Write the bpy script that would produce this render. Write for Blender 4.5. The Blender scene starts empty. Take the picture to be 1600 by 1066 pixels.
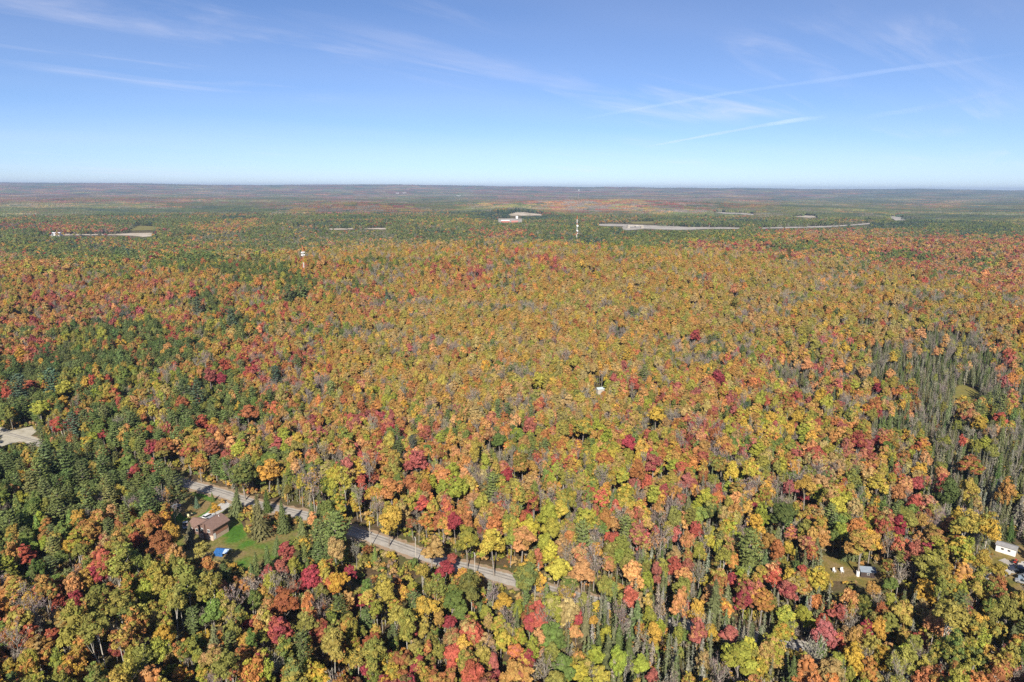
import bpy, math, random
import numpy as np
from mathutils import Vector, Matrix

R = np.random.RandomState(7)
random.seed(7)
SC = bpy.context.scene
COLL = SC.collection

# ------------------------------------------------------------------ camera
CAM_H = 125.0
PITCH = math.radians(12.55)
ROLL = math.radians(0.30)
F = 24.0 / 36.0 * 1600.0
cam_data = bpy.data.cameras.new("camera")
cam = bpy.data.objects.new("camera", cam_data)
COLL.objects.link(cam)
cam_data.lens = 24.0
cam_data.sensor_width = 36.0
cam_data.clip_start = 1.0
cam_data.clip_end = 400000.0
CM = Matrix.Rotation(math.pi / 2 - PITCH, 3, 'X') @ Matrix.Rotation(ROLL, 3, 'Z')
M4 = CM.to_4x4(); M4.translation = (0, 0, CAM_H)
cam.matrix_world = M4
SC.camera = cam
CR = np.array([list(r) for r in CM])          # columns: right, up, back

# ------------------------------------------------------------------ light
SUN_EL = math.radians(35.0)
SUN_AZ = math.radians(5.0)                    # shadows run away from the camera, a little to the right
sd = bpy.data.lights.new("sun", 'SUN')
sd.energy = 5.0
sd.angle = math.radians(0.53)
sd.color = (1.0, 0.93, 0.82)
sun = bpy.data.objects.new("sun", sd)
COLL.objects.link(sun)
ray = Vector((math.sin(SUN_AZ) * math.cos(SUN_EL), math.cos(SUN_AZ) * math.cos(SUN_EL), -math.sin(SUN_EL)))
sun.rotation_euler = ray.to_track_quat('-Z', 'Y').to_euler()
sun.location = (0, 0, 300)

world = bpy.data.worlds.new("World")
SC.world = world
world.use_nodes = True
wn, wl = world.node_tree.nodes, world.node_tree.links
wn.clear()
wo = wn.new('ShaderNodeOutputWorld'); wb = wn.new('ShaderNodeBackground'); sk = wn.new('ShaderNodeTexSky')
sk.sky_type = 'NISHITA'; sk.sun_disc = False
sk.sun_elevation = SUN_EL
sk.sun_rotation = math.pi + SUN_AZ
sk.altitude = 300.0
sk.air_density = 0.7; sk.dust_density = 0.0; sk.ozone_density = 8.0
wb.inputs['Strength'].default_value = 0.09
# thin cirrus, laid out on the direction of view projected to a high flat layer
tc = wn.new('ShaderNodeTexCoord'); sep = wn.new('ShaderNodeSeparateXYZ')
wl.new(tc.outputs['Generated'], sep.inputs[0])
def wmath(op, a, b=None):
    n = wn.new('ShaderNodeMath'); n.operation = op
    for i, v in enumerate((a, b)):
        if v is None: continue
        if isinstance(v, (int, float)): n.inputs[i].default_value = v
        else: wl.new(v, n.inputs[i])
    return n.outputs[0]
zc = wmath('ADD', wmath('MAXIMUM', sep.outputs[2], 0.0), 0.10)
u = wmath('DIVIDE', sep.outputs[0], zc); v = wmath('DIVIDE', sep.outputs[1], zc)
def wnoise(sx, sy, ang, scale, detail, dist, off):
    c = wn.new('ShaderNodeCombineXYZ'); wl.new(u, c.inputs[0]); wl.new(v, c.inputs[1]); c.inputs[2].default_value = off
    mp = wn.new('ShaderNodeMapping'); mp.vector_type = 'TEXTURE'
    wl.new(c.outputs[0], mp.inputs[0]); mp.inputs['Rotation'].default_value = (0, 0, ang)
    mp.inputs['Scale'].default_value = (sx, sy, 1)
    t = wn.new('ShaderNodeTexNoise'); wl.new(mp.outputs[0], t.inputs['Vector'])
    t.inputs['Scale'].default_value = scale; t.inputs['Detail'].default_value = detail
    t.inputs['Roughness'].default_value = 0.6; t.inputs['Distortion'].default_value = dist
    return t.outputs[0]
def wramp(a, lo, hi):
    m = wn.new('ShaderNodeMapRange'); m.interpolation_type = 'SMOOTHSTEP'
    wl.new(a, m.inputs[0]); m.inputs[1].default_value = lo; m.inputs[2].default_value = hi
    return m.outputs[0]
streak = wnoise(3.2, 0.7, 0.75, 1.5, 7, 0.9, 3.1)
patch = wnoise(1, 1, 0, 0.42, 3, 0.3, 9.4)
fine = wnoise(2.4, 0.5, 0.5, 5.0, 5, 0.6, 1.2)
cl = wmath('MULTIPLY', wmath('MULTIPLY', wramp(streak, 0.47, 0.80), wramp(patch, 0.46, 0.66)), wmath('ADD', wmath('MULTIPLY', fine, 0.9), 0.35))
cl = wmath('MULTIPLY', cl, 0.42)
veil = wmath('MULTIPLY', wramp(wnoise(2.5, 1, 0.2, 0.35, 3, 0.2, 5.5), 0.3, 0.8), 0.14)
cl = wmath('ADD', cl, veil)
mx = wn.new('ShaderNodeMix'); mx.data_type = 'RGBA'
wl.new(cl, mx.inputs[0]); wl.new(sk.outputs[0], mx.inputs[6]); mx.inputs[7].default_value = (7.6, 8.0, 8.6, 1)
tintn = wn.new('ShaderNodeVectorMath'); tintn.operation = 'MULTIPLY'; tintn.inputs[1].default_value = (1.09, .975, .955)
wl.new(mx.outputs[2], tintn.inputs[0]); wl.new(tintn.outputs[0], wb.inputs['Color']); wl.new(wb.outputs[0], wo.inputs['Surface'])

SC.view_settings.view_transform = 'Standard'
SC.view_settings.look = 'None'
SC.view_settings.exposure = 0.55
SC.view_settings.gamma = 1.0
SC.view_settings.use_curve_mapping = False
cy = SC.cycles
cy.max_bounces = 4; cy.diffuse_bounces = 2; cy.glossy_bounces = 1; cy.transmission_bounces = 2
cy.transparent_max_bounces = 6; cy.volume_bounces = 0
cy.caustics_reflective = False; cy.caustics_refractive = False
cy.use_denoising = False
cy.sample_clamp_indirect = 4.0

# ------------------------------------------------------------------ numeric helpers
def vnoise(x, y, seed=0):
    xi = np.floor(x).astype(np.int64); yi = np.floor(y).astype(np.int64)
    fx = x - xi; fy = y - yi
    fx = fx * fx * (3 - 2 * fx); fy = fy * fy * (3 - 2 * fy)
    def hsh(a, b):
        n = (a * 374761393 + b * 668265263 + seed * 974711) & 0xffffffff
        n = ((n ^ (n >> 13)) * 1274126177) & 0xffffffff
        return ((n ^ (n >> 16)) & 0xffff) / 65535.0
    return (hsh(xi, yi) * (1 - fx) + hsh(xi + 1, yi) * fx) * (1 - fy) + (hsh(xi, yi + 1) * (1 - fx) + hsh(xi + 1, yi + 1) * fx) * fy
def fbm(x, y, seed=0, octv=4):
    s = 0; a = 1; t = 0
    for i in range(octv):
        s = s + a * vnoise(x, y, seed + i * 17); t += a; a *= .5; x = x * 2.03 + 5.1; y = y * 2.03 + 1.7
    return s / t
def sst(v, a, b):
    t = np.clip((v - a) / (b - a), 0, 1); return t * t * (3 - 2 * t)
def bump(v, c, w): return np.exp(-((v - c) / w) ** 2)

def height(x, y):
    x = np.asarray(x, float); y = np.asarray(y, float)
    D = np.hypot(x, y)
    yy = np.maximum(y, 1.0)
    t = np.clip(x / yy, -3, 3)
    t = np.where(y < 1, np.sign(x) * 3, t)
    amp = np.interp(t, [-1.2, -.72, -.45, -.25, -.05, .15, .30, .40, .50, .62, .75, 1.2], [10, 17, 22, 30, 38, 41, 36, 30, 25, 21, 17, 10])
    wob = (fbm(x / 260, y / 260, 3, 3) - .5)
    cr_ = np.interp(t, [-1, -.3, .2, .35, .5, .75], [900, 880, 860, 830, 760, 640]); yc = y - cr_
    h = amp * sst(yc + 90 * wob, -450, 0) * (1 - sst(yc + 60 * wob, 40, 350))
    h += 15 * bump(D, 1620, 230) * sst(t, .12, .38) - 9 * bump(D, 1500, 330) * (1 - sst(t, .0, .3))
    h += 14 * (fbm(x / 130, y / 130, 21, 3) - .5) * sst(y, 430, 650) * (1 - sst(D, 1400, 2000))
    h += (6 + D * .0011) * 1.5 * (fbm(x / 900, y / 900, 5, 4) - .48) * sst(D, 1500, 3000)
    h += 44 * bump(D, 4700, 650) * bump(t, .14, .22) + 30 * bump(D, 4000, 420) * bump(t, -.22, .13)
    h += 26 * bump(D, 6500, 700) * bump(t, -.55, .2) + 22 * bump(D, 3300, 300) * bump(t, .0, .05)
    prof = np.interp(t, [-1, -.6, -.3, -.1, .15, .3, .42, .75, 1.2], [1.0, 1.02, 1.06, 1.08, .98, .92, .86, .72, .7])
    h += 175 * prof * sst(D, 9000, 19500) * (0.78 + .44 * fbm(x / 3400, y / 3400, 8, 3))
    h = np.where(D > 21500, h - (D - 21500) * .02, h)
    return h

def project(x, y, z):
    P = np.stack([x, y, z - CAM_H], -1) @ CR
    d = -P[..., 2]
    d = np.where(d > 1, d, 1)
    return 800 + F * P[..., 0] / d, 533 - F * P[..., 1] / d, d

TS = np.geomspace(90, 30000, 500)
def ground(px, py, zoff=0.0):
    """the point of the ground (raised by zoff) seen at a pixel of the 1600x1066 photograph"""
    d = CR @ np.array([(px - 800) / F, -(py - 533) / F, -1.0])
    X = d[0] * TS; Y = d[1] * TS; Z = CAM_H + d[2] * TS
    below = Z < height(X, Y) + zoff
    i = int(np.argmax(below)) if below.any() else len(TS) - 1
    lo, hi = TS[max(i - 1, 0)], TS[i]
    for _ in range(30):
        m = (lo + hi) / 2
        if CAM_H + d[2] * m < float(height(d[0] * m, d[1] * m)) + zoff: hi = m
        else: lo = m
    return Vector((d[0] * hi, d[1] * hi, float(height(d[0] * hi, d[1] * hi))))

# ------------------------------------------------------------------ materials
def srgb(r, g, b):
    return tuple(((c / 255 + .055) / 1.055) ** 2.4 if c / 255 > .04045 else c / 255 / 12.92 for c in (r, g, b))

def simple(name, col, rough=.7, metal=0, noise=0.0, scale=3.0, spec=.3):
    m = bpy.data.materials.new(name); m.use_nodes = True
    nt = m.node_tree; b = nt.nodes['Principled BSDF']
    b.inputs['Roughness'].default_value = rough; b.inputs['Metallic'].default_value = metal
    b.inputs['Specular IOR Level'].default_value = spec
    if noise:
        t = nt.nodes.new('ShaderNodeTexNoise'); t.inputs['Scale'].default_value = scale; t.inputs['Detail'].default_value = 5
        g = nt.nodes.new('ShaderNodeNewGeometry'); nt.links.new(g.outputs['Position'], t.inputs['Vector'])
        r = nt.nodes.new('ShaderNodeMapRange'); nt.links.new(t.outputs[0], r.inputs[0])
        r.inputs[1].default_value = .3; r.inputs[2].default_value = .7
        r.inputs[3].default_value = 1 - noise; r.inputs[4].default_value = 1 + noise
        mm = nt.nodes.new('ShaderNodeVectorMath'); mm.operation = 'SCALE'
        mm.inputs[0].default_value = col[:3]; nt.links.new(r.outputs[0], mm.inputs['Scale'])
        nt.links.new(mm.outputs[0], b.inputs['Base Color'])
    else:
        b.inputs['Base Color'].default_value = (*col[:3], 1)
    return m

def blend_mat(name, cols, scale, pos=None, stretch=(1, 1, 1), rough=.95, detail=6, second=None):
    """ground-like material: a noise run through a colour ramp, broken up by a finer noise"""
    m = bpy.data.materials.new(name); m.use_nodes = True
    nt = m.node_tree; b = nt.nodes['Principled BSDF']; b.inputs['Roughness'].default_value = rough
    b.inputs['Specular IOR Level'].default_value = .1
    g = nt.nodes.new('ShaderNodeNewGeometry')
    mp = nt.nodes.new('ShaderNodeMapping'); mp.inputs['Scale'].default_value = stretch
    nt.links.new(g.outputs['Position'], mp.inputs[0])
    t = nt.nodes.new('ShaderNodeTexNoise'); t.inputs['Scale'].default_value = scale; t.inputs['Detail'].default_value = detail
    nt.links.new(mp.outputs[0], t.inputs['Vector'])
    r = nt.nodes.new('ShaderNodeValToRGB'); nt.links.new(t.outputs[0], r.inputs[0])
    e = r.color_ramp.elements
    n = len(cols)
    for i, c in enumerate(cols):
        p = .3 + .4 * i / (n - 1)
        if i == 0: e[0].position = p; el = e[0]
        elif i == n - 1: e[-1].position = p; el = e[-1]
        else: el = e.new(p)
        el.color = (*c, 1)
    t2 = nt.nodes.new('ShaderNodeTexNoise'); t2.inputs['Scale'].default_value = scale * 14; t2.inputs['Detail'].default_value = 4
    nt.links.new(mp.outputs[0], t2.inputs['Vector'])
    r2 = nt.nodes.new('ShaderNodeMapRange'); nt.links.new(t2.outputs[0], r2.inputs[0])
    r2.inputs[1].default_value = .3; r2.inputs[2].default_value = .7; r2.inputs[3].default_value = .68; r2.inputs[4].default_value = 1.3
    mm = nt.nodes.new('ShaderNodeVectorMath'); mm.operation = 'SCALE'
    nt.links.new(r.outputs[0], mm.inputs[0]); nt.links.new(r2.outputs[0], mm.inputs['Scale'])
    nt.links.new(mm.outputs[0], b.inputs['Base Color'])
    return m

def foliage_mat(name, transl=.25):
    m = bpy.data.materials.new(name); m.use_nodes = True
    nt = m.node_tree; nt.nodes.clear(); N = nt.nodes.new; L = nt.links.new
    out = N('ShaderNodeOutputMaterial')
    a = N('ShaderNodeAttribute'); a.attribute_type = 'INSTANCER'; a.attribute_name = 'col'
    a2 = N('ShaderNodeAttribute'); a2.attribute_type = 'INSTANCER'; a2.attribute_name = 'col2'
    mv = N('ShaderNodeAttribute'); mv.attribute_type = 'GEOMETRY'; mv.attribute_name = 'mixv'
    tn = N('ShaderNodeAttribute'); tn.attribute_type = 'GEOMETRY'; tn.attribute_name = 'tint'
    mi = N('ShaderNodeMix'); mi.data_type = 'RGBA'
    L(mv.outputs['Fac'], mi.inputs[0]); L(a.outputs['Color'], mi.inputs[6]); L(a2.outputs['Color'], mi.inputs[7])
    s = N('ShaderNodeVectorMath'); s.operation = 'SCALE'
    L(mi.outputs[2], s.inputs[0]); L(tn.outputs['Fac'], s.inputs['Scale'])
    d = N('ShaderNodeBsdfDiffuse'); t = N('ShaderNodeBsdfTranslucent'); x = N('ShaderNodeMixShader')
    x.inputs[0].default_value = transl
    L(s.outputs[0], d.inputs[0]); L(s.outputs[0], t.inputs[0])
    L(d.outputs[0], x.inputs[1]); L(t.outputs[0], x.inputs[2]); L(x.outputs[0], out.inputs[0])
    return m

M_LEAF = foliage_mat('leaves', .22)
M_NEEDLE = foliage_mat('needles', .06)
M_BARK = simple('bark', (.27, .235, .20), .9, noise=.35, scale=2.5, spec=.1)
M_BIRCH = simple('birch_bark', (.52, .48, .41), .8, noise=.25, scale=2.0, spec=.1)
M_GREY = simple('weathered_bark', (.33, .295, .25), .9, noise=.25, scale=2.0, spec=.1)

# ------------------------------------------------------------------ mesh helpers
def mesh_from(name, parts, mats):
    """parts: list of (verts Nx3, faces MxK int, material index, tint M or None, mixv M or None)"""
    vs, li, ls, mi, ti, mv = [], [], [], [], [], []
    off = 0
    for V, Fc, m, t, x in parts:
        V = np.asarray(V, float); Fc = np.asarray(Fc, int)
        if len(Fc) == 0: continue
        vs.append(V); li.append((Fc + off).ravel()); ls.append(np.full(len(Fc), Fc.shape[1]))
        mi.append(np.full(len(Fc), m)); ti.append(np.ones(len(Fc)) if t is None else t)
        mv.append(np.zeros(len(Fc)) if x is None else x); off += len(V)
    V = np.concatenate(vs); li = np.concatenate(li); ls = np.concatenate(ls)
    me = bpy.data.meshes.new(name)
    me.vertices.add(len(V)); me.vertices.foreach_set('co', V.ravel())
    me.loops.add(len(li)); me.loops.foreach_set('vertex_index', li)
    me.polygons.add(len(ls)); st = np.concatenate([[0], np.cumsum(ls)[:-1]])
    me.polygons.foreach_set('loop_start', st.astype(np.int32))
    me.polygons.foreach_set('material_index', np.concatenate(mi).astype(np.int32))
    for m in mats: me.materials.append(m)
    a = me.attributes.new('tint', 'FLOAT', 'FACE'); a.data.foreach_set('value', np.concatenate(ti).astype(np.float32))
    a = me.attributes.new('mixv', 'FLOAT', 'FACE'); a.data.foreach_set('value', np.concatenate(mv).astype(np.float32))
    me.update(); me.validate()
    return me

def unit(v): return v / np.maximum(np.linalg.norm(v, axis=-1, keepdims=True), 1e-9)

def cards(P, N, size, aspect=1.0, axis=None):
    """quads centred on P facing N; size per card; axis = preferred long direction"""
    n = len(P)
    N = unit(N)
    ref = R.normal(size=(n, 3)) if axis is None else axis
    T = unit(np.cross(N, np.cross(ref, N) + 1e-6))
    T = unit(np.cross(N, T)) if axis is None else unit(ref - (ref * N).sum(-1, keepdims=True) * N)
    B = np.cross(N, T)
    s = np.asarray(size).reshape(-1, 1) * np.ones((n, 1)) / 2
    a = T * s * aspect; b = B * s
    k = R.uniform(.3, .8, (n, 1))
    V = np.stack([P - a - b * k, P - a * .2 + b * -1, P + a, P - a * .1 + b], 1).reshape(-1, 3)
    Fc = np.arange(4 * n).reshape(n, 4)
    return V, Fc

def tube(pts, rad, n=5):
    pts = np.asarray(pts, float); V = []; Fc = []
    for i, p in enumerate(pts):
        d = unit(pts[min(i + 1, len(pts) - 1)] - pts[max(i - 1, 0)])
        r = np.array([1, 0, 0]) if abs(d[0]) < .8 else np.array([0, 1, 0])
        a = unit(np.cross(d, r)); b = np.cross(d, a)
        for k in range(n):
            w = 2 * math.pi * k / n
            V.append(p + rad[i] * (math.cos(w) * a + math.sin(w) * b))
    for i in range(len(pts) - 1):
        for k in range(n):
            Fc.append((i * n + k, i * n + (k + 1) % n, (i + 1) * n + (k + 1) % n, (i + 1) * n + k))
    return np.array(V), np.array(Fc)

def join(lst):
    V = []; Fc = []; o = 0
    for v, f in lst:
        V.append(v); Fc.append(f + o); o += len(v)
    return np.concatenate(V), np.concatenate(Fc)

def ico(sub):
    import bmesh
    bm = bmesh.new(); bmesh.ops.create_icosphere(bm, subdivisions=sub, radius=1)
    V = np.array([v.co[:] for v in bm.verts]); Fc = np.array([[v.index for v in f.verts] for f in bm.faces]); bm.free()
    return V, Fc
ICO1, ICO2 = ico(1), ico(2)

# ---- deciduous crown: clusters of leaf cards over an ellipsoid, with a ragged core
def crown_deciduous(h, r, base, nclump, nleaf, leaf, loose=.0, flat=1.0, two=.35):
    """h tree height, r crown radius, base height of crown's underside"""
    cz = (h + base) / 2; rz = (h - base) / 2
    nl = R.randint(2, 5); a0 = R.uniform(0, 6.28)
    LC = [np.array([R.uniform(-.1, .1) * r, R.uniform(-.1, .1) * r, cz + rz * .22])]; LR = [np.array([.62 * r, .62 * r, rz * .74])]
    for q in range(nl):
        a = a0 + 6.28 * q / nl + R.uniform(-.4, .4); f = R.uniform(.38, .56)
        LC.append(np.array([math.cos(a) * r * f, math.sin(a) * r * f, cz + rz * R.uniform(-.55, .15)])); k_ = R.uniform(.40, .58)
        LR.append(np.array([k_ * r, k_ * r, rz * R.uniform(.40, .62)]))
    LC = np.array(LC); LR = np.array(LR); wts = LR[:, 0] ** 2 * (LR[:, 2] / LR[:, 0]); wts = wts / wts.sum()
    li_ = R.choice(len(LC), nclump * 3, p=wts)
    d = unit(R.normal(size=(nclump * 3, 3))); ok_ = d[:, 2] > -.5; d = d[ok_][:nclump]; li_ = li_[ok_][:nclump]
    nclump = len(d)
    C = LC[li_] + d * LR[li_] * R.uniform(.62, 1.08, (nclump, 1)) * .88
    C[:, 2] = cz + (C[:, 2] - cz) * np.where(C[:, 2] > cz, flat, 1)
    cr = R.uniform(.15, .31, nclump) * r
    cw = R.uniform(.35, 1.3, nclump) * cr ** 1.6; ci = R.choice(nclump, nleaf, p=cw / cw.sum())
    dd = unit(R.normal(size=(nleaf, 3)) + d[ci] * .7 + np.array([0, 0, .35]))
    rr = cr[ci] * R.uniform(.45 - loose * .3, 1.0 + loose, nleaf)
    P = C[ci] + dd * rr[:, None] * np.array([1, 1, .75])
    N = dd + R.normal(0, .45, (nleaf, 3)) + np.array([0, 0, .25])
    V, Fc = cards(P, N, leaf * R.uniform(.65, 1.45, nleaf), 1.15)
    ctint = R.uniform(.80, 1.16, nclump)
    cm = (R.rand(nclump) < two) * R.uniform(.3, 1, nclump)
    tint = ctint[ci] * R.uniform(.82, 1.18, nleaf)
    mix = np.clip(cm[ci] + R.normal(0, .1, nleaf), 0, 1)
    cv, cf = ICO1
    core = np.concatenate([cv * (1 + R.normal(0, .2, (len(cv), 1))) * lr_ * .60 + lc_ for lc_, lr_ in zip(LC, LR)])
    cf = np.concatenate([cf + len(cv) * q for q in range(len(LC))])
    return [(V, Fc, 0, tint, mix), (core, cf, 0, R.uniform(.75, 1.0, len(cf)), R.uniform(0, .4, len(cf)))], C

def trunk_deciduous(h, r, base, C, rad, nl=5):
    lean = R.uniform(-.4, .4, 2)
    top = np.array([lean[0], lean[1], base + (h - base) * .55])
    L = [tube([[0, 0, -1], [lean[0] * .2, lean[1] * .2, base * .5], [lean[0] * .5, lean[1] * .5, base], top], [rad * 1.25, rad, rad * .8, rad * .35], 6)]
    for c in C[R.permutation(len(C))[:nl]]:
        s = np.array([lean[0] * .5, lean[1] * .5, base * R.uniform(.8, 1.45)])
        L.append(tube([s, s * .45 + c * .55 + [0, 0, .4], c], [rad * .4, rad * .24, rad * .1], 4))
    return join(L)

def make_maple(i, lod):
    h = R.uniform(13.5, 17.5); r = R.uniform(2.9, 4.6); base = h * R.uniform(.30, .50)
    if lod == 0: cr, C = crown_deciduous(h, r, base, 85, 3800, .42, two=.5)
    else: cr, C = crown_deciduous(h, r, base, 26, 300, 1.0, two=.5)
    tr = trunk_deciduous(h, r, base, C, .22, 6 if lod == 0 else 1)
    return cr, tr, h, r
def make_birch(i, lod):
    h = R.uniform(16, 20); r = R.uniform(2.6, 3.5); base = h * R.uniform(.38, .5)
    if lod == 0: cr, C = crown_deciduous(h, r, base, 60, 2400, .37, loose=.3, flat=1.1, two=.5)
    else: cr, C = crown_deciduous(h, r, base, 12, 130, 1.15, loose=.2)
    cr = cr[:1] if lod == 0 and i % 2 else cr
    L = [trunk_deciduous(h, r, base, C, .12, 6 if lod == 0 else 1)]
    if lod == 0 and i % 2:
        o = np.array([.9, .5, 0]); v, f = trunk_deciduous(h * .9, r, base, C, .10, 3); L.append((v + o * np.clip(v[:, 2:3] / 6, .3, 1), f))
    return cr, join(L), h, r
def make_bare(i, lod):
    h = R.uniform(11, 16); r = R.uniform(2.4, 3.8); base = h * .33
    L = []; tw = []
    nb = 11 if lod == 0 else 4
    tip = np.array([R.uniform(-.6, .6), R.uniform(-.6, .6), h * .97])
    L.append(tube([[0, 0, -1], [0, 0, base], tip * .7, tip], [.2, .16, .09, .03], 5))
    ends = []
    for k in range(nb):
        a = 6.28 * k / nb + R.uniform(-.3, .3); z0 = R.uniform(base, h * .72); l = r * R.uniform(.7, 1.15) * (1 - .45 * (z0 - base) / (h - base))
        s = np.array([0, 0, z0]); e = s + np.array([math.cos(a) * l, math.sin(a) * l, l * R.uniform(.9, 1.5)]); e[2] = min(e[2], h)
        m = (s + e) / 2 + np.array([0, 0, -.25])
        L.append(tube([s, m, e], [.085, .06, .02], 3))
        for j in range(8 if lod == 0 else 2):
            t = R.uniform(.35, 1); q = s * (1 - t) + e * t; d = R.normal(size=3); d[2] = abs(d[2]) + .5; d = unit(d) * R.uniform(.8, 1.7)
            tw.append(tube([q, q + d], [.04, .015], 3)); ends.append(q + d * R.uniform(.3, 1))
    ends = np.array(ends); n = (420 if lod == 0 else 60)
    P = ends[R.randint(0, len(ends), n)] + R.normal(0, .45, (n, 3))
    ax = unit(R.normal(size=(n, 3)) * .6 + np.array([0, 0, 1]))
    V, Fc = cards(P, R.normal(size=(n, 3)), (.17 if lod == 0 else .42) * R.uniform(.6, 1.5, n), 3.4, ax)
    tv, tf = join(tw)
    return [(V, Fc, 0, R.uniform(.7, 1.3, n), (R.rand(n) < .25) * 1.0), (tv, tf, 1, None, None)], join(L), h, r
def make_pine(i, lod):
    h = R.uniform(15, 19); r = R.uniform(3.8, 4.8)
    P = []; A = []; Nn = []; S = []; T = []; L = [tube([[0, 0, -1], [0, 0, h * .5], [.1, .1, h * .98]], [.28, .19, .04], 6 if lod == 0 else 4)]
    lev = 12 if lod == 0 else 7
    for k in range(lev):
        f = k / (lev - 1.); z = h * (.26 + .68 * f)
        rr = r * math.sqrt(max(0, 1 - ((f - .30) / .74) ** 2)) * (.84 + .20 * math.sin(f * 11 + i)) + .2
        nb = max(5, int((10 if lod == 0 else 6) * (1 - f * .35)))
        for b in range(nb):
            a = 6.28 * b / nb + k * 1.1 + R.uniform(-.3, .3); l = rr * R.uniform(.6, 1.12)
            e = np.array([math.cos(a), math.sin(a), .22 + .35 * f])
            s0 = np.array([0, 0, z])
            if lod == 0: L.append(tube([s0, s0 + e * l * .85], [.06, .02], 3))
            nc = 20 if lod == 0 else 4
            bt = R.uniform(.78, 1.18)
            for c in range(nc):
                t = R.uniform(.22, 1.05) if lod == 0 else .3 + .35 * c
                w = (.55 - .3 * abs(t - .6)) * (1.35 if lod == 0 else .6)
                side = np.array([-math.sin(a), math.cos(a), 0])
                P.append(s0 + e * l * t + side * R.normal(0, w * .5) + [0, 0, R.normal(0, .13) + .10 * t])
                A.append(e + side * R.normal(0, .7) + [0, 0, .45]); Nn.append(np.array([0, 0, .8]) + R.normal(0, .4, 3) + e * .55)
                S.append(.42 if lod == 0 else 1.25); T.append(bt * R.uniform(.8, 1.25))
    n = len(P)
    V, Fc = cards(np.array(P), np.array(Nn), np.array(S) * R.uniform(.7, 1.4, n), 1.9, unit(np.array(A)))
    parts = [(V, Fc, 0, np.array(T), (R.rand(n) < .2) * .5)]
    return parts, join(L), h, r
def make_spruce(i, lod, slim=False):
    h = R.uniform(13, 17); r = h * (R.uniform(.085, .11) if slim else R.uniform(.185, .225))
    P = []; A = []; Nn = []; S = []; T = []
    lev = (20 if slim else 24) if lod == 0 else 9
    for k in range(lev):
        f = k / (lev - 1.); z = h * ((.16 if slim else .06) + .93 * f * (1 - (.16 if slim else .06)))
        rr = r * (1 - f) ** (.7 if slim else .88) * R.uniform(.82, 1.12) + .12
        nb = max(4, int((14 if not slim else 8) * (1 - f * .65))) if lod == 0 else (5 if not slim else 4)
        for b in range(nb):
            if slim and R.rand() < .18: continue
            a = 6.28 * b / nb + k * .9 + R.uniform(-.2, .2); l = rr * R.uniform(.75, 1.15)
            e = np.array([math.cos(a), math.sin(a), -.28 + .5 * f]); side = np.array([-math.sin(a), math.cos(a), 0])
            bt = R.uniform(.78, 1.18)
            nc = max(2, int(2 + l * 2.2)) if lod == 0 else 1
            for c in range(nc):
                t = (c + .7) / nc if lod == 0 else .62
                P.append(np.array([0, 0, z]) + e * l * t + side * R.normal(0, .12)); A.append(e + side * R.normal(0, .5))
                Nn.append(np.array([0, 0, .8]) + np.array([math.cos(a), math.sin(a), 0]) * .75 + R.normal(0, .25, 3))
                S.append((.50 if not slim else .38) if lod == 0 else (.5 + l * .9)); T.append(bt * R.uniform(.82, 1.2))
    n = len(P)
    V, Fc = cards(np.array(P), np.array(Nn), np.array(S) * R.uniform(.75, 1.3, n), 1.7 if lod == 0 else 1.3, unit(np.array(A)))
    parts = [(V, Fc, 0, np.array(T), (R.rand(n) < .15) * .5)]
    if not slim:
        a = np.arange(8) * 6.2832 / 8
        cv = np.concatenate([np.stack([np.cos(a) * r * .62, np.sin(a) * r * .62, a * 0 + h * .07], 1), [[0, 0, h * .93]]])
        cf = np.array([[k, (k + 1) % 8, 8] for k in range(8)])
        parts.append((cv, cf, 0, np.full(8, .8), None))
    return parts, tube([[0, 0, -1], [0, 0, h * .5], [0, 0, h * 1.01]], [.2, .12, .015], 5 if lod == 0 else 3), h, r

KINDS = {
 'maple_tree': (make_maple, M_LEAF, M_BARK, 12, 7),
 'birch_tree': (make_birch, M_LEAF, M_BIRCH, 6, 3),
 'bare_tree': (make_bare, M_LEAF, M_GREY, 5, 3),
 'pine_tree': (make_pine, M_NEEDLE, M_BARK, 6, 3),
 'spruce_tree': (make_spruce, M_NEEDLE, M_BARK, 5, 3),
 'swamp_spruce': (lambda i, l: make_spruce(i, l, True), M_NEEDLE, M_GREY, 6, 3),
}
PROTO = {}
for k, (fn, mc, mt, n0, n1) in KINDS.items():
    near = []; mid = []
    for i in range(n0):
        cr, tr, h, r = fn(i, 0)
        mats = [mc, mt]
        mcrown = mesh_from('crown', cr, mats)
        mtrunk = mesh_from('trunk', [(tr[0], tr[1], 0, None, None)], [mt])
        mall = mesh_from(k, cr + [(tr[0], tr[1], 1, None, None)], mats)
        near.append((mcrown, mtrunk, mall, h, r))
    for i in range(n1):
        cr, tr, h, r = fn(i, 1)
        mid.append((mesh_from(k + '_mid', cr + [(tr[0], tr[1], 1, None, None)], [mc, mt]), h, r))
    PROTO[k] = (near, mid)

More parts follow.
